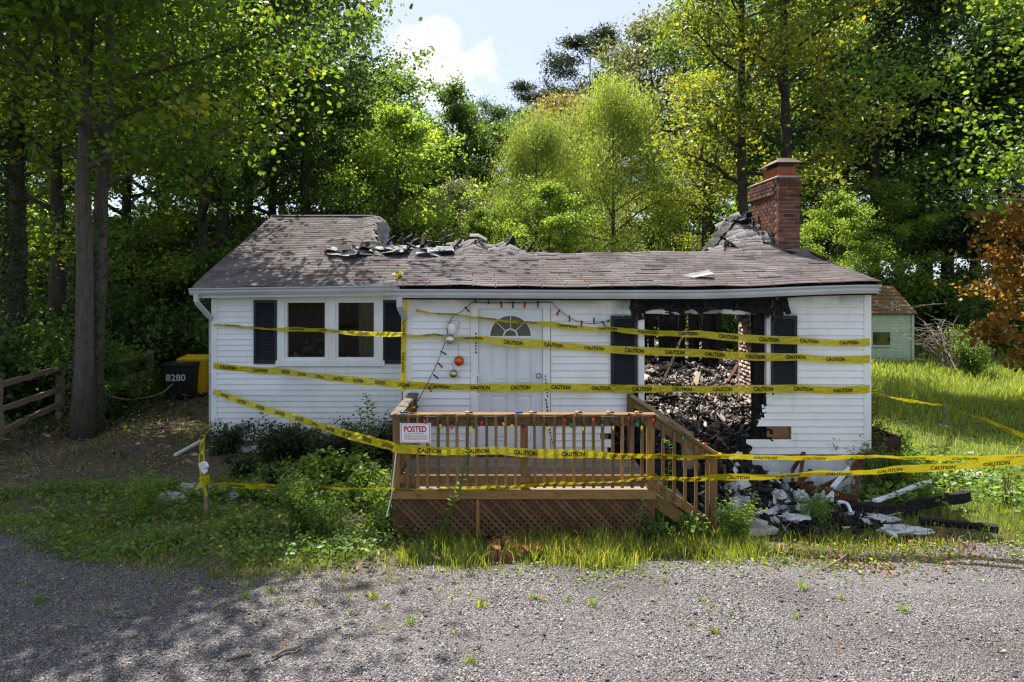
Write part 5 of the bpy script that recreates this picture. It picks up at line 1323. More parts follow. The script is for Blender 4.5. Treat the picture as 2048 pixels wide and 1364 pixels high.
# sticks on the gravel
for pts, r_, lb in ((((453, 1326), (475, 1320), (502, 1314)), .012, 'straight pale stick on the shaded gravel'), (((545, 1322), (570, 1308), (590, 1305), (602, 1297)), .014, 'knobbly curved stick on the shaded gravel'), (((1650, 1142), (1672, 1130), (1697, 1112)), .013, 'forked dark stick on the sunny gravel'), (((1664, 1105), (1675, 1112), (1687, 1121)), .009, 'short twig crossing the forked stick'), (((1045, 1278), (1068, 1273)), .006, 'thin straw twig in the middle of the gravel'), (((1080, 1276), (1090, 1262)), .007, 'tiny bent twig in the middle of the gravel')):
    tag(MB().tube(spline([G(*q_) + Vector((0, 0, r_ * 1.2 + .015)) for q_ in pts], 4), [r_ * rnd.uniform(.6, 1.2) for _ in range((len(pts) - 1) * 4 + 1)], 6).build('stick', 'twig'), lb, 'stick')
scrap(G(350, 915) + Vector((0, 0, .04)), G(402, 895) + Vector((0, 0, .12)), .05, .04, 'white_scrap', 'white stick of trim lying by the left bushes', 'trim stick', 'trim_stick')
tag(MB().tube(spline([G(55, 1022) + Vector((0, 0, .02)), G(78, 1018) + Vector((0, 0, .03)), G(94, 1028) + Vector((0, 0, .03)), G(108, 1036) + Vector((0, 0, .02))]), .013, 5).build('branch_piece', 'dead_twig'), 'bleached crooked branch on the weedy gravel at the left', 'branch')
ho = [P(792, 905, DF - .1), P(786, 960, DF - .12), P(783, 990, DF - .12), P(776, 1020, DF - .15), P(773, 1034, DF - .2)]
tag(MB().tube(spline(ho), .008, 6).build('drain_hose', 'white_scrap'), 'thin white hose hanging down the left porch corner', 'hose')

# ------------------------------------------------------------ trees
def gen_tree(seed, H, tr, base, cr, nprim, nleaf, lsize, tmpl=LEAF, style='broad', lean=(0, 0), sig=.12, flat=.55, prof=None, droop=0.0):
    r = np.random.default_rng(seed); tb = MB()
    n = 9; zs = np.linspace(0, H * .96, n)
    wob = np.cumsum(r.normal(0, .035, (n, 2)), 0) * H / 12
    axis = [Vector((lean[0] * z_ + wob[i, 0], lean[1] * z_ + wob[i, 1], z_ - .15 * (i == 0))) for i, z_ in enumerate(zs)]
    rad = [tr * (1.35 if i == 0 else 1) * (1 - .93 * (i / (n - 1)) ** 1.15) for i in range(n)]
    tb.tube(axis, rad, 10)
    def ax(z_):
        t = min(max(z_ / (H * .96), 0), .999) * (n - 1); i = int(t); return axis[i].lerp(axis[i + 1], t - i), rad[i] + (rad[i + 1] - rad[i]) * (t - i)
    C, W = [], []
    for k in range(nprim):
        t = (k + r.uniform(.1, .9)) / nprim; h = base + (H * .97 - base) * t
        p, rr = ax(h); az = k * 2.399 + r.normal(0, .35)
        pr = prof(t) if prof else max(.18, math.sin(math.pi * (.18 + .80 * t)) ** .65)
        L = cr * pr * r.uniform(.72, 1.18)
        el = (.15 + .75 * t + r.normal(0, .14)) if style != 'pine' else r.normal(.08, .1)
        d = Vector((math.cos(az) * math.cos(el), math.sin(az) * math.cos(el), math.sin(el)))
        pts = [p]; cur = p.copy(); dd = d.copy()
        for j in range(5):
            dd = (dd + Vector((r.normal(0, .16), r.normal(0, .16), r.normal(.03, .12) - droop * j * .12))).normalized(); cur = cur + dd * (L / 5); pts.append(cur.copy())
        tb.tube(pts, [max(.012, rr * .55 * (1 - .85 * j / 5)) for j in range(6)], 5, cap=False)
        ns = 6
        for s_ in range(ns):
            u = .28 + .72 * (s_ + r.uniform(0, .9)) / ns; i = min(int(u * 5), 4); q_ = pts[i].lerp(pts[i + 1], u * 5 - i)
            a2 = az + (1 if s_ % 2 else -1) * r.uniform(.35, 1.25); e2 = el * .5 + r.normal(.12, .28) - droop * .5
            d2 = Vector((math.cos(a2) * math.cos(e2), math.sin(a2) * math.cos(e2), math.sin(e2))); l2 = L * r.uniform(.25, .5)
            e_ = q_ + d2 * l2 + Vector((0, 0, -droop * l2 * .4)); mid = q_.lerp(e_, .5) + Vector((0, 0, .05 * l2))
            tb.tube([q_, mid, e_], [max(.007, rr * .2), max(.005, rr * .12), .004], 4, cap=False)
            for w_ in (.45, .75, 1.0): C.append(tuple(q_.lerp(e_, w_))); W.append(r.uniform(.5, 1.5))
        C.append(tuple(pts[-1])); W.append(1.2)
    C = np.array(C); W = np.array(W); W /= W.sum()
    idx = r.choice(len(C), nleaf, p=W)
    sg = cr * sig * r.uniform(.6, 1.3, len(C))[idx]
    Pn = C[idx] + r.normal(size=(nleaf, 3)) * np.stack([sg, sg, sg * flat], 1)
    if droop: Pn[:, 2] -= np.abs(r.normal(size=nleaf)) * sg * droop * 2.2
    ctone = r.normal(0, .16, len(C))[idx]
    tone = np.clip(.42 + ctone + r.normal(0, .17, nleaf), 0, 1)
    if style == 'pine': Nn = r.normal(size=(nleaf, 3)); 
    else: Nn = r.normal(size=(nleaf, 3)) * .75 + np.array([0, 0, .75])
    along = None
    if droop: along = r.normal(size=(nleaf, 3)) * .45 + np.array([0, 0, -1.0]); Nn = r.normal(size=(nleaf, 3))
    me_l = leaves('crown', Pn, Nn, lsize * r.uniform(.65, 1.35, nleaf), tmpl, tone, along)
    return tb.mesh('trunk', smooth=True), me_l
KIND = {}
def kind(nm, bark_m, leaf_m, **k):
    a, b = gen_tree(**k); a.materials.append(M[bark_m]); b.materials.append(M[leaf_m]); KIND[nm] = (a, b)
kind('maple_a', 'bark_grey', 'leaf_maple', seed=3, H=13.2, tr=.185, base=4.9, cr=4.8, nprim=20, nleaf=18000, lsize=.115, tmpl=LOBED, lean=(.022, 0), sig=.10, flat=.5)
kind('maple_b', 'bark_grey', 'leaf_maple', seed=5, H=12.6, tr=.17, base=4.5, cr=4.6, nprim=19, nleaf=17000, lsize=.115, tmpl=LOBED, lean=(.040, 0), sig=.10, flat=.5)
kind('maple_c', 'bark_grey', 'leaf_maple', seed=41, H=15.0, tr=.20, base=6.6, cr=5.0, nprim=22, nleaf=29000, lsize=.125, tmpl=LOBED, sig=.12, flat=.5)
kind('poplar', 'bark_dark', 'leaf_yellow', seed=8, H=19, tr=.22, base=5.5, cr=3.6, nprim=26, nleaf=12500, lsize=.15, tmpl=OVAL, sig=.10, flat=.6, prof=lambda t: .95 - .45 * t)
kind('dark_a', 'bark_dark', 'leaf_dark', seed=12, H=17, tr=.26, base=3.2, cr=4.6, nprim=24, nleaf=19000, lsize=.17, sig=.085)
kind('dark_b', 'bark_dark', 'leaf_mid', seed=14, H=15, tr=.20, base=2.4, cr=4.2, nprim=22, nleaf=18000, lsize=.17, sig=.085)
kind('light_a', 'bark_dark', 'leaf_light', seed=17, H=11, tr=.14, base=1.6, cr=3.4, nprim=20, nleaf=20000, lsize=.15, sig=.09)
kind('light_b', 'bark_dark', 'leaf_mid', seed=19, H=12, tr=.13, base=2.0, cr=3.3, nprim=24, nleaf=19000, lsize=.16, sig=.085, prof=lambda t: .95 - .55 * t)
kind('willow', 'bark_dark', 'leaf_willow', seed=23, H=11.2, tr=.17, base=2.2, cr=3.5, nprim=30, nleaf=62000, lsize=.15, tmpl=LONG, sig=.13, droop=.55, flat=.9)
kind('silver', 'bark_grey', 'leaf_silver', seed=29, H=13, tr=.18, base=2.5, cr=4.0, nprim=24, nleaf=20000, lsize=.16, sig=.09)
kind('pine', 'bark_dark', 'leaf_pine', seed=31, H=20, tr=.22, base=8, cr=4.2, nprim=28, nleaf=38000, lsize=.24, tmpl=LONG, style='pine', sig=.085, flat=.45, prof=lambda t: .45 + .75 * math.sin(math.pi * min(1, .25 + .85 * t)))
kind('orange', 'bark_dark', 'leaf_orange', seed=37, H=5.6, tr=.09, base=1.0, cr=2.6, nprim=16, nleaf=7000, lsize=.16, tmpl=LOBED, sig=.14, flat=.35)
def tree(nm, x, y, sc=1.0, rz_=None, label=None, group=None, leaf=None, cat='tree', z=0.0, name='woodland_tree'):
    o = thing(name, Vector((x, y, z)), label, cat, group)
    a, b = KIND[nm]
    for nm_, me in (('trunk', a), ('crown', b)):
        c = bpy.data.objects.new(nm_, me); COL.objects.link(c); c.parent = o
        if nm_ == 'crown' and leaf:
            c.material_slots[0].link = 'OBJECT'; c.material_slots[0].material = M[leaf]
    o.rotation_euler.z = rnd.uniform(0, 6.28) if rz_ is None else rz_
    o.scale = sc if hasattr(sc, '__len__') else (sc,) * 3
    return o
# twin trunks at the left with their leafy boughs reaching over the drive
tree('maple_a', *G(163, 868).xy, 1.0, 0.0, 'near maple, left trunk of the ivy-clad twin pair by the fence', name='maple_tree')
tree('maple_b', *(G(174, 864).xy + Vector((.08, .12))), 1.02, 0.0, 'near maple, right trunk of the twin pair by the fence', name='maple_tree')
tree('maple_c', -11.1, 15.5, 1.0, 4.2, 'maple wrapped in dense ivy at the left picture edge', name='maple_tree')
tree('maple_c', -10.2, 9.8, 1.0, 1.2, 'maple standing just beyond the left picture edge, boughs reaching in', name='maple_tree')
tree('maple_b', -5.6, 8.0 - 9.5, .9, 1.2, 'maple behind the viewer shading the drive', name='maple_tree') if False else None
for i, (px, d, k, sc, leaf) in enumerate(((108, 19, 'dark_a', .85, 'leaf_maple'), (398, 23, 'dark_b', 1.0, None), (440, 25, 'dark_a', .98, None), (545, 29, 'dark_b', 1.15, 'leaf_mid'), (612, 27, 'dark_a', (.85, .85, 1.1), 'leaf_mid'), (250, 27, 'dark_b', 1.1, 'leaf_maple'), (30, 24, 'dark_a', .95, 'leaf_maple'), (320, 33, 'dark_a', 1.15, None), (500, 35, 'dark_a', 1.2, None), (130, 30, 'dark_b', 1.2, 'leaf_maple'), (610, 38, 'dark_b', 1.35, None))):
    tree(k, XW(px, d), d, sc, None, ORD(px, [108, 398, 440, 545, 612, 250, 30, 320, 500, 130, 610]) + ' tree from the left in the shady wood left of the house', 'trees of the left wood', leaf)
# middle distance behind the roof
tree('light_a', XW(790, 26), 26, .82, None, 'bright green low tree behind the broken ridge', name='green_tree')
tree('light_a', XW(690, 30), 30, 1.0, None, 'light green tree left of the low bright one behind the roof', leaf='leaf_mid', name='green_tree')
tree('light_b', XW(800, 34), 34, 1.02, None, 'slender green tree rising under the white cloud', name='green_tree')
tree('light_b', XW(900, 36), 36, 1.02, .8, 'slender green tree just left of the willows', name='green_tree')
tree('silver', XW(920, 27), 27, .50, None, 'small grey-green tree behind the middle of the roof', name='green_tree')
tree('willow', XW(1070, 27), 27, (.62, .62, .80), 0.3, 'feathery willow, lower left one of the pair', 'willows', name='willow_tree')
tree('willow', XW(1228, 28), 28, (.74, .74, .96), 2.6, 'feathery willow, taller right one of the pair', 'willows', name='willow_tree')
tree('light_a', XW(1100, 24), 24, .55, None, 'yellow-green sapling in front of the left willow', leaf='leaf_light', name='green_tree')
tree('light_a', XW(960, 25), 25, .48, None, 'bushy bright sapling behind the raised shingles', leaf='leaf_light', name='green_tree')
tree('pine', XW(1172, 50), 50, 1.06, 0, 'tall dark pine, highest against the sky', name='pine_tree')
tree('pine', XW(1082, 46), 46, .80, 2, 'shorter dark pine left of the tall one', name='pine_tree')
tree('silver', XW(1310, 46), 46, 1.48, None, 'tall grey-leaved tree right of the tall pine', name='grey_tree')
tree('silver', XW(1110, 38), 38, .95, None, 'tan-leaved tree between pine and willow', leaf='leaf_tan', name='tan_tree')
tree('silver', XW(1165, 41), 41, 1.0, None, 'tan-leaved tree below the tall pine', leaf='leaf_tan', name='tan_tree')
for i, (px, d, k, sc, leaf) in enumerate(((730, 46, 'dark_b', .90, 'leaf_mid'), (800, 52, 'dark_b', .95, None), (860, 48, 'light_b', 1.05, None), (930, 44, 'light_b', 1.08, 'leaf_mid'), (985, 50, 'dark_a', .88, None), (1040, 44, 'dark_b', .85, 'leaf_mid'), (1110, 58, 'dark_b', 1.1, None), (1260, 52, 'dark_b', 1.15, 'leaf_mid'), (760, 38, 'light_b', .95, None), (870, 40, 'dark_b', .72, None), (1000, 36, 'light_a', .95, 'leaf_mid'))):
    tree(k, XW(px, d), d, sc, None, ORD(px, [730, 800, 860, 930, 985, 1040, 1110, 1260, 760, 870, 1000]) + ' tree from the left in the distant wood under the sky', 'trees of the distant wood', leaf)
# right: yellowing poplars behind the chimney, dark wood beyond
tree('poplar', XW(1496, 22), 22, .92, 0.5, 'yellowing poplar with slim dark trunk left of the chimney', 'yellow poplars', name='poplar_tree')
tree('poplar', XW(1550, 21), 21, .95, 2.5, 'yellowing poplar with thick dark trunk right above the chimney', 'yellow poplars', name='poplar_tree')
tree('poplar', XW(1410, 27), 27, (.75, .75, .56), 4.5, 'yellowing poplar standing beside the taller willow', 'yellow poplars', name='poplar_tree')
for i, (px, d, k, sc, leaf) in enumerate(((1640, 34, 'dark_b', 1.3, None), (1745, 35, 'dark_a', 1.25, None), (1790, 39, 'dark_b', 1.4, None), (1850, 36, 'dark_a', 1.2, None), (1960, 35, 'dark_b', 1.35, 'leaf_dark'), (2090, 34, 'dark_a', 1.25, None), (1690, 44, 'dark_a', 1.3, None), (1900, 36, 'dark_a', 1.3, None), (2040, 34, 'dark_b', 1.4, 'leaf_dark'), (1560, 36, 'dark_b', 1.25, 'leaf_mid'), (1420, 40, 'dark_b', 1.2, 'leaf_mid'), (2200, 32, 'dark_b', 1.2, None), (1480, 46, 'dark_a', 1.35, None))):
    tree(k, XW(px, d), d, sc, None, ORD(px, [1640, 1745, 1790, 1850, 1960, 2090, 1690, 1900, 2040, 1560, 1420, 2200, 1480]) + ' tree from the left in the dark wood right of the willows', 'trees of the right wood', leaf)
tree('light_a', XW(1668, 27), 27, .55, None, 'sunlit yellow-green sapling right of the chimney', leaf='leaf_light', name='green_tree')
tree('light_a', XW(1800, 31), 31, .62, None, 'sunlit sapling above the shed roof', leaf='leaf_light', name='green_tree')
tree('maple_b', XW(2150, 15), 15, .85, 1.0, 'maple at the right edge with boughs hanging into the upper corner', name='maple_tree')
tree('orange', XW(2085, 16.5), 16.5, (.66, .66, .82), None, 'small copper-leaved tree at the right edge of the lawn', name='copper_tree')
for k in range(34):                                          # far wood that closes the view
    x = -62 + k * 3.8 + rnd.uniform(-1, 1); y = rnd.uniform(58, 74)
    px = HX + x * F / y
    sc = rnd.uniform(.95, 1.15) if 720 < px < 1360 else rnd.uniform(1.3, 1.7)
    tree(rnd.choice(['dark_a', 'dark_b', 'dark_b', 'light_b']), x, y, sc * (.92 if 720 < px < 1360 else 1), None, 'far tree closing the view at the back of the wood', 'far trees', rnd.choice([None, 'leaf_mid', None]))

# ------------------------------------------------------------ bushes and undergrowth
def bush_mesh(seed, n, w, h, lsize, tmpl=LEAF, nst=14, arch=.3):
    r = np.random.default_rng(seed); tb = MB(); C = []
    for k in range(nst):
        az = r.uniform(0, 6.28); L = r.uniform(.6, 1.0); q0 = Vector((r.normal(0, .06 * w), r.normal(0, .06 * w), -.03)); pts = [q0]
        for j in range(1, 6):
            t = j / 5; pts.append(q0 + Vector((math.cos(az) * w / 2 * L * t ** 1.2, math.sin(az) * w / 2 * L * t ** 1.2, h * L * (t - arch * t * t) * 1.25)) + Vector(tuple(r.normal(0, .03 * w, 3))))
        tb.tube(pts, [.012 * h ** .5 * (1 - .8 * j / 5) for j in range(6)], 4, cap=False)
        for j in range(1, 6):
            for _ in range(3): C.append(tuple(pts[j] + Vector(tuple(r.normal(0, .09 * w, 3)))))
    C = np.array(C); idx = r.integers(0, len(C), n)
    Pn = C[idx] + r.normal(size=(n, 3)) * np.array([.07 * w, .07 * w, .07 * h]); Pn[:, 2] = np.abs(Pn[:, 2])
    tone = np.clip(.45 + r.normal(0, .14, len(C))[idx] + r.normal(0, .17, n), 0, 1)
    return tb.mesh('stems'), leaves('foliage', Pn, r.normal(size=(n, 3)) * .7 + np.array([0, -.15, .75]), lsize * r.uniform(.6, 1.4, n), tmpl, tone)
BK = {'a': bush_mesh(1, 5200, 2.0, 1.6, .11), 'b': bush_mesh(2, 6000, 2.4, 1.9, .12), 'c': bush_mesh(3, 3600, 1.0, .8, .06, nst=18), 'd': bush_mesh(4, 900, .9, .7, .15, OVAL, 10), 'e': bush_mesh(6, 2200, .8, .9, .09, LONG, 16, .15), 'big': bush_mesh(9, 9000, 4.0, 3.6, .16, nst=20)}
def bush(k, x, y, sc, label, group, leaf, cat='bush', name='bush', stem='twig'):
    o = thing(name, Vector((x, y, gz(x, y))), label, cat, group); a, b = BK[k]
    for nm, me, mt in (('stems', a, stem), ('foliage', b, leaf)):
        if not me.materials: me.materials.append(M[mt])
        c = bpy.data.objects.new(nm, me); COL.objects.link(c); c.parent = o
        c.material_slots[0].link = 'OBJECT'; c.material_slots[0].material = M[mt]
    o.rotation_euler.z = rnd.uniform(0, 6.28); o.scale = sc if hasattr(sc, '__len__') else (sc,) * 3
    return o
BU = ((60, 15.5, 'a', 1.0), (110, 18, 'b', 1.1), (212, 16.8, 'b', 1.0), (262, 19.5, 'a', 1.2), (225, 15.4, 'a', .6), (330, 20.5, 'b', 1.3), (405, 20.5, 'b', 1.3), (30, 19, 'b', 1.4), (180, 21, 'b', 1.5), (-40, 15, 'b', 1.2), (275, 17.2, 'a', .5))
for px, d, k, sc in BU:
    bush(k, XW(px, d), d, sc, ORD(px + d / 100, [a_[0] + a_[1] / 100 for a_ in BU]) + ' bush from the left in the shade behind the rail fence', 'undergrowth bushes of the left wood', rnd.choice(['leaf_dark', 'leaf_mid', 'leaf_mid']))
for k in range(26):
    x = -24 + k * 2.0 + rnd.uniform(-.6, .6); y = rnd.uniform(26, 34)
    if XW(1600, 25) - 1 < x < XW(1860, 25) + .5 and y < 29: y += 6
    bush('big', x, y, rnd.uniform(.75, 1.15), 'tall thicket of undergrowth along the foot of the wood', 'thickets at the foot of the wood', rnd.choice(['leaf_dark', 'leaf_mid', 'leaf_mid', 'leaf_light']), 'thicket', 'thicket')
for x, y in ((-27, 30), (-24, 33), (-21, 29), (-18.5, 33), (-16, 30), (-13.5, 34)):
    bush('big', x, y, 1.6, 'tall thicket of undergrowth along the foot of the wood', 'thickets at the foot of the wood', 'leaf_mid', 'thicket', 'thicket')
for k in range(10):
    x = 10 + k * 2.2; bush('big', x, rnd.uniform(29, 33), rnd.uniform(.8, 1.1), 'tall thicket of undergrowth along the foot of the wood', 'thickets at the foot of the wood', 'leaf_dark', 'thicket', 'thicket')
bush('a', XW(1925, 22), 21.5, (.6, .6, .95), 'vine-smothered bright green stump on the lawn edge', None, 'leaf_weed')
# foundation planting along the set-back wall
for i, (px, py, sc, lb) in enumerate(((450, 905, .9, 'small-leaved box bush at the left house corner'), (540, 925, 1.0, 'box bush below the left window'), (590, 918, .85, 'low box bush between the two below the windows'), (660, 925, 1.05, 'box bush below the right window'), (735, 918, .95, 'box bush beside the porch steps of the left side'), (775, 915, 1.0, 'box bush tucked against the porch railing'))):
    g = G(px, py); bush('c', g.x, g.y, (sc * .95, sc * .75, sc * .85), lb, 'box bushes under the windows', 'leaf_box')
for i, (px, py, k, sc, lf) in enumerate(((640, 965, 'd', .8, 'leaf_weed'), (700, 960, 'd', .7, 'leaf_weed'), (740, 985, 'd', .7, 'leaf_weed'), (560, 975, 'd', .6, 'leaf_box'), (690, 1010, 'd', .55, 'leaf_weed'), (755, 1030, 'd', .6, 'leaf_weed'), (600, 1010, 'd', .5, 'leaf_weed'), (480, 955, 'd', .55, 'leaf_box'), (440, 1000, 'd', .35, 'leaf_weed'), (500, 1000, 'd', .45, 'leaf_weed'), (545, 1010, 'd', .4, 'leaf_weed'), (325, 990, 'd', .4, 'leaf_weed'), (770, 1000, 'd', .55, 'leaf_weed'), (1340, 1060, 'd', .6, 'leaf_weed'), (1380, 1072, 'd', .5, 'leaf_weed'), (1310, 1075, 'd', .4, 'leaf_weed'))):
    g = G(px, py); bush(k, g.x, g.y, sc * .82, ORD(px, [640, 700, 740, 560, 690, 755, 600, 480, 440, 500, 545, 325, 770, 1340, 1380, 1310]) + ' broad-leaved weed clump from the left round bed and porch', 'broad-leaved weeds', lf, 'weed', 'weed_clump', 'stem_green')
for px, py, sc, lb in ((605, 1062, .78, 'pale bushy weed in sunlight before the planting bed'), (655, 1075, .6, 'second pale bushy weed right of the larger one'), (775, 1062, .75, 'leafy weed sprouting at the left porch corner'), (290, 1035, .6, 'low bushy weed left of the stake'), (1470, 1088, .55, 'bushy weed right of the newel post'), (1630, 1055, .5, 'bushy weed before the rubble'), (1720, 945, .75, 'green weed clump below the planter'), (1770, 960, .9, 'dense dark weed clump right of the rusty frame'), (1730, 985, .8, 'dark green weed mound under the lowest tape'), (1800, 985, .6, 'weed mound in front of the concrete slab')):
    g = G(px, py); bush('e', g.x, g.y, sc, lb, None, 'leaf_weed', 'weed', 'bushy_weed', 'stem_green')
# ivy on the trunks, the roof-valley seedling
def ivy(name, cx, cy, r, z0, z1, n, label, cover=1.0):
    a = rng.uniform(0, 6.28, n); z_ = z0 + (z1 - z0) * rng.random(n) ** 1.1; rr = r * (1 + .35 * np.exp(-z_ * 1.3)) + np.abs(rng.normal(0, .05, n))
    Pn = np.stack([rr * np.cos(a), rr * np.sin(a), z_], 1); Nn = np.stack([np.cos(a), np.sin(a), .5 + 0 * a], 1) + rng.normal(size=(n, 3)) * .35
    me = leaves(name, Pn, Nn, rng.uniform(.05, .10, n), LEAF, np.clip(rng.normal(.35, .2, n), 0, 1))
    o = link(name, me, None, (cx, cy, 0), 'leaf_box'); return tag(o, label, 'ivy')
g = G(157, 868); ivy('ivy', g.x + .03, g.y, .19, 0, 3.6, 1100, 'ivy climbing the left trunk of the twin pair')
g2 = G(174, 864); ivy('ivy', g2.x + .16, g2.y + .12, .19, 0, 4.4, 900, 'ivy climbing the right trunk of the twin pair')
ivy('ivy', -11.1, 15.5, .25, 0, 6.5, 6500, 'thick ivy sheathing the trunk at the left edge')
n = 130; Pn = rng.normal(size=(n, 3)) * .045 + np.array([0, 0, .08]); o = link('seedling', leaves('seedling', Pn, rng.normal(size=(n, 3)) + np.array([0, -.5, .7]), rng.uniform(.04, .08, n), LEAF, rng.uniform(.2, 1, n)), None, P(800, 561, 12.15), 'leaf_yellow'); tag(o, 'yellow-green seedling sprouting in the roof valley above the gutter', 'seedling')
def twigs(name, base, n, ht, spread, rad, mat, label, cat, sub=3, droop=0.0, group=None):
    m = MB()
    for k in range(n):
        az = rnd.uniform(0, 6.28); L = ht * rnd.uniform(.55, 1.0); sp = spread * rnd.uniform(.2, 1.0)
        pts = [Vector(base) + Vector((rnd.gauss(0, spread * .12), rnd.gauss(0, spread * .12), 0))]
        for j in range(1, 5):
            t = j / 4; pts.append(pts[0] + Vector((math.cos(az) * sp * t + rnd.gauss(0, .03 * ht), math.sin(az) * sp * t + rnd.gauss(0, .03 * ht), L * (t - droop * t * t))))
        m.tube(pts, [rad * (1 - .8 * j / 4) for j in range(5)], 4, cap=False)
        for s_ in range(sub):
            i = rnd.randint(1, 3); q_ = pts[i].lerp(pts[i + 1], rnd.random()); d = Vector((rnd.gauss(0, 1), rnd.gauss(0, 1), rnd.uniform(-.2, .9))).normalized() * L * rnd.uniform(.12, .3)
            m.tube([q_, q_ + d * .5 + Vector((0, 0, .02)), q_ + d], [rad * .5, rad * .35, rad * .15], 4, cap=False)
    return tag(m.build(name, mat, base=base), label, cat, group)
twigs('dead_stalks', (5.40, 10.7, .6), 22, .95, .42, .008, 'stalk_brown', 'dry brown stalks standing in the dark planter', 'stalks', 5)
twigs('dead_brush', (XW(1905, 22), 22, 0.2), 34, 2.2, 1.9, .018, 'dead_twig', 'tangle of bare grey branches beside the shed', 'brush', 6, .35)
twigs('dead_brush', (XW(1790, 24.2), 24.3, ZW(622, 24.2)), 14, .7, 1.3, .014, 'dead_twig', 'bare dead branches fallen across the shed roof', 'brush', 6, .55)
twigs('dry_weed', (P(1140, 1030, 8.1).x, 8.16, .0), 16, .48, .26, .004, 'stalk_brown', 'dried brown tangle of weed before the middle of the lattice', 'weed', 7, .4)
twigs('thin_weed', tuple(G(2012, 1010)), 9, .5, .12, .006, 'stalk_brown', 'thin seed-headed weed in the lawn at the right edge', 'weed', 6)
# tall leafy stalks
def stalk(pts, n, size, leaf, label, name='leafy_stalk', spread=.10):
    o = thing(name, pts[0], label, 'weed'); sp = spline([Vector(p) for p in pts], 5)
    MB().tube(sp, [.009 * (1 - .7 * i / len(sp)) for i in range(len(sp))], 5).build('stem', 'stem_green', o)
    u = np.linspace(.08, 1, n); Q = []; Al = []; Nn = []
    for i, t in enumerate(u):
        j = min(int(t * (len(sp) - 1)), len(sp) - 2); q_ = sp[j].lerp(sp[j + 1], t * (len(sp) - 1) - j); a = i * 2.4 + rnd.uniform(-.4, .4)
        d = Vector((math.cos(a), math.sin(a), .25)); sz = size * (1.1 - .5 * t); c = q_ + d * sz * .5
        Q.append(c - ORI[o]); Al.append(d); Nn.append((-.3 * math.cos(a), -.3 * math.sin(a), 1))
    me = leaves('foliage', np.array([tuple(v_) for v_ in Q]), np.array(Nn), np.array([size * (1.1 - .5 * t) for t in u]), LEAF if size > .1 else LONG, rng.uniform(.3, 1, n), np.array([tuple(v_) for v_ in Al]))
    link('leaves', me, o, None, leaf)
stalk([P(880, 1068, 8.15), P(905, 1010, 8.12), P(925, 950, 8.1), P(930, 900, 8.1)], 54, .11, 'leaf_weed', 'tall leafy stalk growing up in front of the porch lattice')
stalk([P(1325, 1050, 8.2), P(1335, 960, 8.18), P(1340, 900, 8.15), P(1330, 880, 8.12)], 46, .085, 'leaf_weed', 'leafy stalk climbing at the foot of the stair railing')
stalk([P(1278, 1050, 8.15), P(1285, 1010, 8.12), P(1295, 985, 8.1)], 20, .09, 'leaf_weed', 'short leafy stalk before the right end of the lattice')
for i, (a, h) in enumerate((((735, 935), 790), ((722, 940), 815), ((748, 940), 806), ((712, 945), 850))):
    g = G(*a); t_ = P(a[0] + rnd.uniform(-6, 6), h, g.y); stalk([g, g.lerp(t_, .5) + Vector((.03, 0, 0)), t_], 44, .16, 'leaf_weed', ('tallest weed stalk in the bed left of the porch', 'weed stalk left of the tallest in the bed', 'weed stalk right of the tallest in the bed', 'lowest weed stalk at the left of the bed group')[i], 'weed_stalk')
for px, py in ((1650, 1050), (1555, 1045)):
    g = G(px, py); stalk([g, g + Vector((.02, 0, .18)), g + Vector((0, 0, .36))], 30, .08, 'leaf_weed', 'young weed stalk %s the white insulation' % ('right of' if px > 1600 else 'in front of'), 'weed_stalk')
# green-painted paddle leaf by the stairs
g = G(1468, 1062); tag(MB().rbox(g + Vector((0, 0, .12)), .10, .02, .26, Matrix.Rotation(R(8), 3, 'Y'), jit=.012).build('green_paddle', 'bulb_yellow'), 'bright lime flat paddle standing in grass by the newel post', 'paddle')

# ------------------------------------------------------------ grass, ground cover, leaves, stones
def scatter(n, fn): return np.array([fn() for _ in range(n)])
def grass(name, Pxy, h0, h1, w, label, mat='grass', bend=(.1, .6)):
    n = len(Pxy); z_ = np.array([gz(a, b) for a, b in Pxy]); Pn = np.concatenate([Pxy, z_[:, None] - .01], 1)
    h = rng.uniform(h0, h1, n) * rng.uniform(.6, 1.0, n)
    me = blades(name, Pn, h, rng.uniform(.5, 1.2, n) * w, rng.uniform(*bend, n), np.clip(rng.normal(.45, .25, n), 0, 1))
    return tag(link(name, me, None, (0, 0, 0), mat), label, 'grass', kind='stuff')
def clumped(n, nc, x0, x1, y0, y1, sg, ok=None):
    c = np.stack([rng.uniform(x0, x1, nc), rng.uniform(y0, y1, nc)], 1); q_ = c[rng.integers(0, nc, n)] + rng.normal(0, sg, (n, 2))
    if ok is not None: q_ = q_[[ok(a, b) for a, b in q_]]
    return q_
inhouse = lambda x, y: (-1.6 < x < 5.1 and y > 9.7) or (-5.4 < x < 5.1 and y > 12.2) or (px0 - .05 < x < px1 + .05 and y > DF - .05)
lawn_ok = lambda x, y: not inhouse(x, y) and not (5.0 < x < 5.75 and 10.1 < y < 11.6)
grass('grass', clumped(52000, 1500, 4.6, 17, 9.6, 20, .25, lawn_ok), .06, .24, .010, 'rough sunlit lawn right of the house', 'lawn')
grass('grass', clumped(30000, 500, 4.9, 24, 15.5, 25, .45, lawn_ok), .12, .50, .018, 'tall unmown grass between lawn and shed', 'lawn', (.2, .8))
grass('grass', clumped(8000, 75, -1.2, 2.9, 7.50, 8.22, .085, lambda x, y: not inhouse(x, y) and not (-.25 < x < .75 and 7.66 < y < 8.15 and rnd.random() < .45)), .05, .33, .009, 'sunlit grass along the front of the porch lattice')
grass('grass', clumped(7000, 120, 2.4, 9.5, 7.7, 9.3, .14, lambda x, y: not inhouse(x, y) and y > edge_y(x) - .1), .06, .26, .010, 'grass among the wreckage at the right gravel edge')
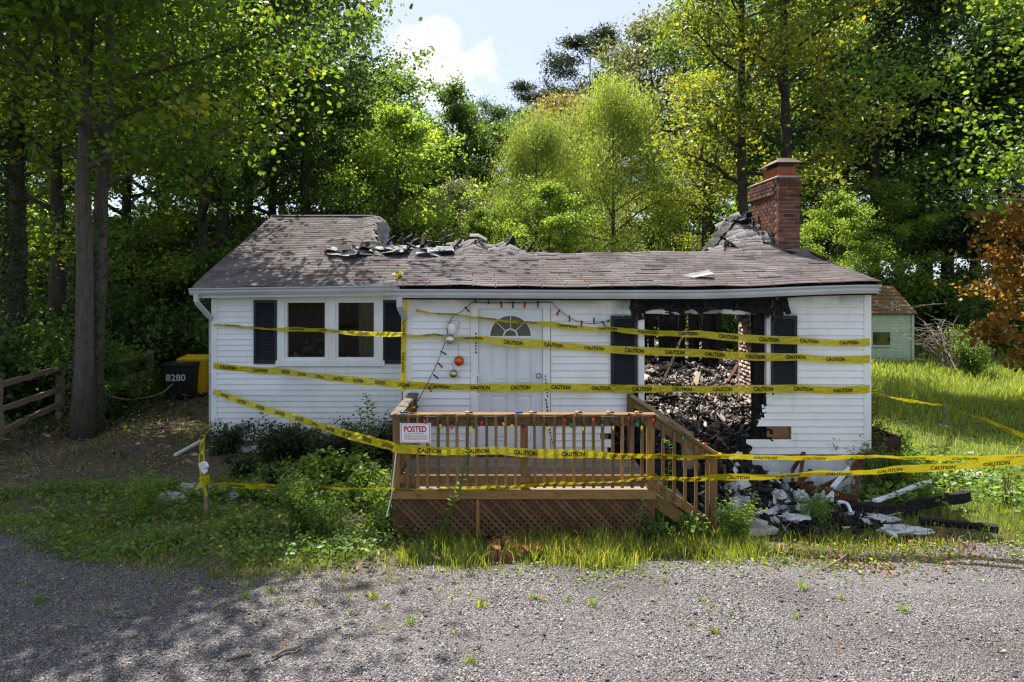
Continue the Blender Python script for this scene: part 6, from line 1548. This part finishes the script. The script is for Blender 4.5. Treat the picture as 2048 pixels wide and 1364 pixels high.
grass('grass', clumped(24000, 420, -8.5, -.8, 7.2, 12.4, .16, lambda x, y: not inhouse(x, y) and y > edge_y(x) - .25 and not (x < -4.2 and y > 10.6)), .03, .15, .008, 'short grass in the shade before the planting bed')
grass('grass', clumped(13000, 420, -8.5, -.3, 5.9, 9.0, .09, lambda x, y: y > edge_y(x) - 1.7 * rnd.random()), .03, .12, .008, 'sparse grass tufts creeping into the gravel at the left')
grass('grass', clumped(2600, 110, -1.5, 7.5, 6.9, 7.9, .06, lambda x, y: y > edge_y(x) - .75 * rnd.random()), .03, .14, .008, 'ragged tufts straying from the porch grass into the gravel')
grass('grass', clumped(4500, 120, -13, -5.3, 11, 22, .25, lambda x, y: not inhouse(x, y)), .04, .22, .012, 'thin grass on the shady side drive')
grass('grass', clumped(14000, 160, -60, 60, 26, 60, 1.2), .3, .9, .05, 'rank grass on the floor of the wood', 'grass', (.2, .8))
def cover(name, Pxy, size, zmax, label, mat, nx=.5):
    n = len(Pxy); z_ = np.array([gz(a, b) for a, b in Pxy]); Pn = np.concatenate([Pxy, (z_ + .025 + rng.random(n) ** 2 * zmax)[:, None]], 1)
    me = leaves(name, Pn, rng.normal(size=(n, 3)) * nx + np.array([0, 0, 1]), rng.uniform(.6, 1.4, n) * size, OVAL, np.clip(rng.normal(.45, .22, n), 0, 1))
    return tag(link(name, me, None, (0, 0, 0), mat), label, 'ground cover', kind='stuff')
cover('ground_cover', clumped(17000, 300, -7.5, -.9, 7.6, 12.1, .17, lambda x, y: not inhouse(x, y) and y > edge_y(x) - .3 and not (x < -4.5 and y > 10.3)), .055, .14, 'low weeds carpeting the bed before the windows', 'leaf_weed')
cover('ground_cover', clumped(6000, 120, 4.5, 7.5, 9.4, 12, .2, lawn_ok), .08, .25, 'leafy weeds round the planter corner', 'leaf_weed')
cover('ground_cover', clumped(4200, 120, .0, 9.0, 7.0, 8.4, .12, lambda x, y: not inhouse(x, y) and y > edge_y(x) - .35 - .6 * rnd.random() ** 3), .035, .05, 'tiny weeds along the sunny gravel edge', 'leaf_light')
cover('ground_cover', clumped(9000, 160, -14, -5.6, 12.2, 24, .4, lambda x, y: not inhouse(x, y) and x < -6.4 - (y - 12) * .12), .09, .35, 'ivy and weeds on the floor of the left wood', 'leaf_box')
cover('ground_cover', clumped(16000, 200, -45, 45, 25.5, 50, 1.0), .16, .9, 'leafy ground cover on the floor of the far wood', 'leaf_mid')
cover('fallen_leaves', clumped(1500, 60, 2.8, 7.6, 7.4, 8.4, .16, lambda x, y: y < 8.6), .04, .04, 'dry brown leaves drifted along the right gravel edge', 'dry_leaf', .9)
cover('fallen_leaves', clumped(2600, 160, -10, -5.4, 10.5, 18, .3, lambda x, y: not inhouse(x, y)), .05, .02, 'dry leaves strewn over the side drive', 'dry_leaf', .7)
cover('fallen_leaves', np.stack([rng.uniform(-5, 6, 330), 8.0 - 2.9 * rng.random(330) ** 1.7], 1), .042, .01, 'single dry leaves lying on the gravel', 'dry_leaf', .6)
# small weeds standing singly in the gravel
WMS = []
for nb, hh, ww in ((26, .11, .010), (12, .08, .014), (40, .14, .006), (9, .05, .018)):
    w__ = blades('weed_blades', np.zeros((nb, 3)) + rng.normal(0, .02, (nb, 3)) * np.array([1, 1, 0]), rng.uniform(.35, 1, nb) * hh, np.full(nb, ww), rng.uniform(.3, 1.2, nb), rng.uniform(.0, 1, nb)); w__.materials.append(M[rnd.choice(['leaf_weed', 'grass'])]); WMS.append(w__)
for px, py in ((540, 1190), (595, 1218), (490, 1205), (700, 1192), (745, 1195), (770, 1212), (880, 1180), (942, 1190), (960, 1212), (1080, 1200), (1065, 1195), (1212, 1216), (1134, 1198), (1185, 1205), (910, 1270), (820, 1250), (765, 1282), (1405, 1208), (1420, 1225), (1330, 1165), (1240, 1170), (1682, 1198), (1650, 1175), (1605, 1180), (1460, 1240), (1594, 1238), (1386, 1255), (1432, 1270), (1805, 1225), (270, 1277), (230, 1175), (150, 1195), (80, 1205), (380, 1130), (310, 1110), (60, 1170), (1875, 1125), (1530, 1130), (1550, 1135), (1570, 1128), (940, 1323)):
    g = G(px, py); o = link('gravel_weed', rnd.choice(WMS), None, (g.x, g.y, gz(g.x, g.y) + .015)); s_ = rnd.uniform(.45, 1.25); o.scale = (s_, s_, s_ * rnd.uniform(.7, 1.2)); o.rotation_euler.z = rnd.uniform(0, 6)
    tag(o, 'small green weed sprouting alone in the gravel', 'weed', 'small weeds in the gravel')
# loose stones on the gravel surface
n = 26000; yy = 4.9 + 3.6 * rng.random(n) ** 1.25; xx = rng.uniform(-1, 1, n) * (yy * .80)
kp = np.array([b < edge_y(a) + .15 for a, b in zip(xx, yy)]); xx, yy = xx[kp], yy[kp]; n = len(xx)
sz = rng.uniform(.008, .022, n) * (1 + 1.1 * (rng.random(n) > .965))
zz_ = np.array([gz(a, b) for a, b in zip(xx, yy)]) + .022 + .006 * np.sin(7 * xx + 3 * yy) + sz * .15
o = link('gravel_stones', stones('gravel_stones', np.stack([xx, yy, zz_], 1), sz, rng.beta(1.6, 1.5, n)), None, (0, 0, 0), 'gravel_stone')
tag(o, 'loose crushed stones on the surface of the drive', 'gravel', kind='stuff')
n = 5000; q_ = clumped(n, 200, -9, -4.9, 9, 20, .3, lambda x, y: not inhouse(x, y)); n = len(q_)
o = link('gravel_stones', stones('gravel_stones', np.concatenate([q_, np.array([gz(a, b) + .01 for a, b in q_])[:, None]], 1), rng.uniform(.012, .035, n), rng.beta(1.6, 1.5, n)), None, (0, 0, 0), 'gravel_stone')
tag(o, 'loose stones on the side drive by the bins', 'gravel', kind='stuff')
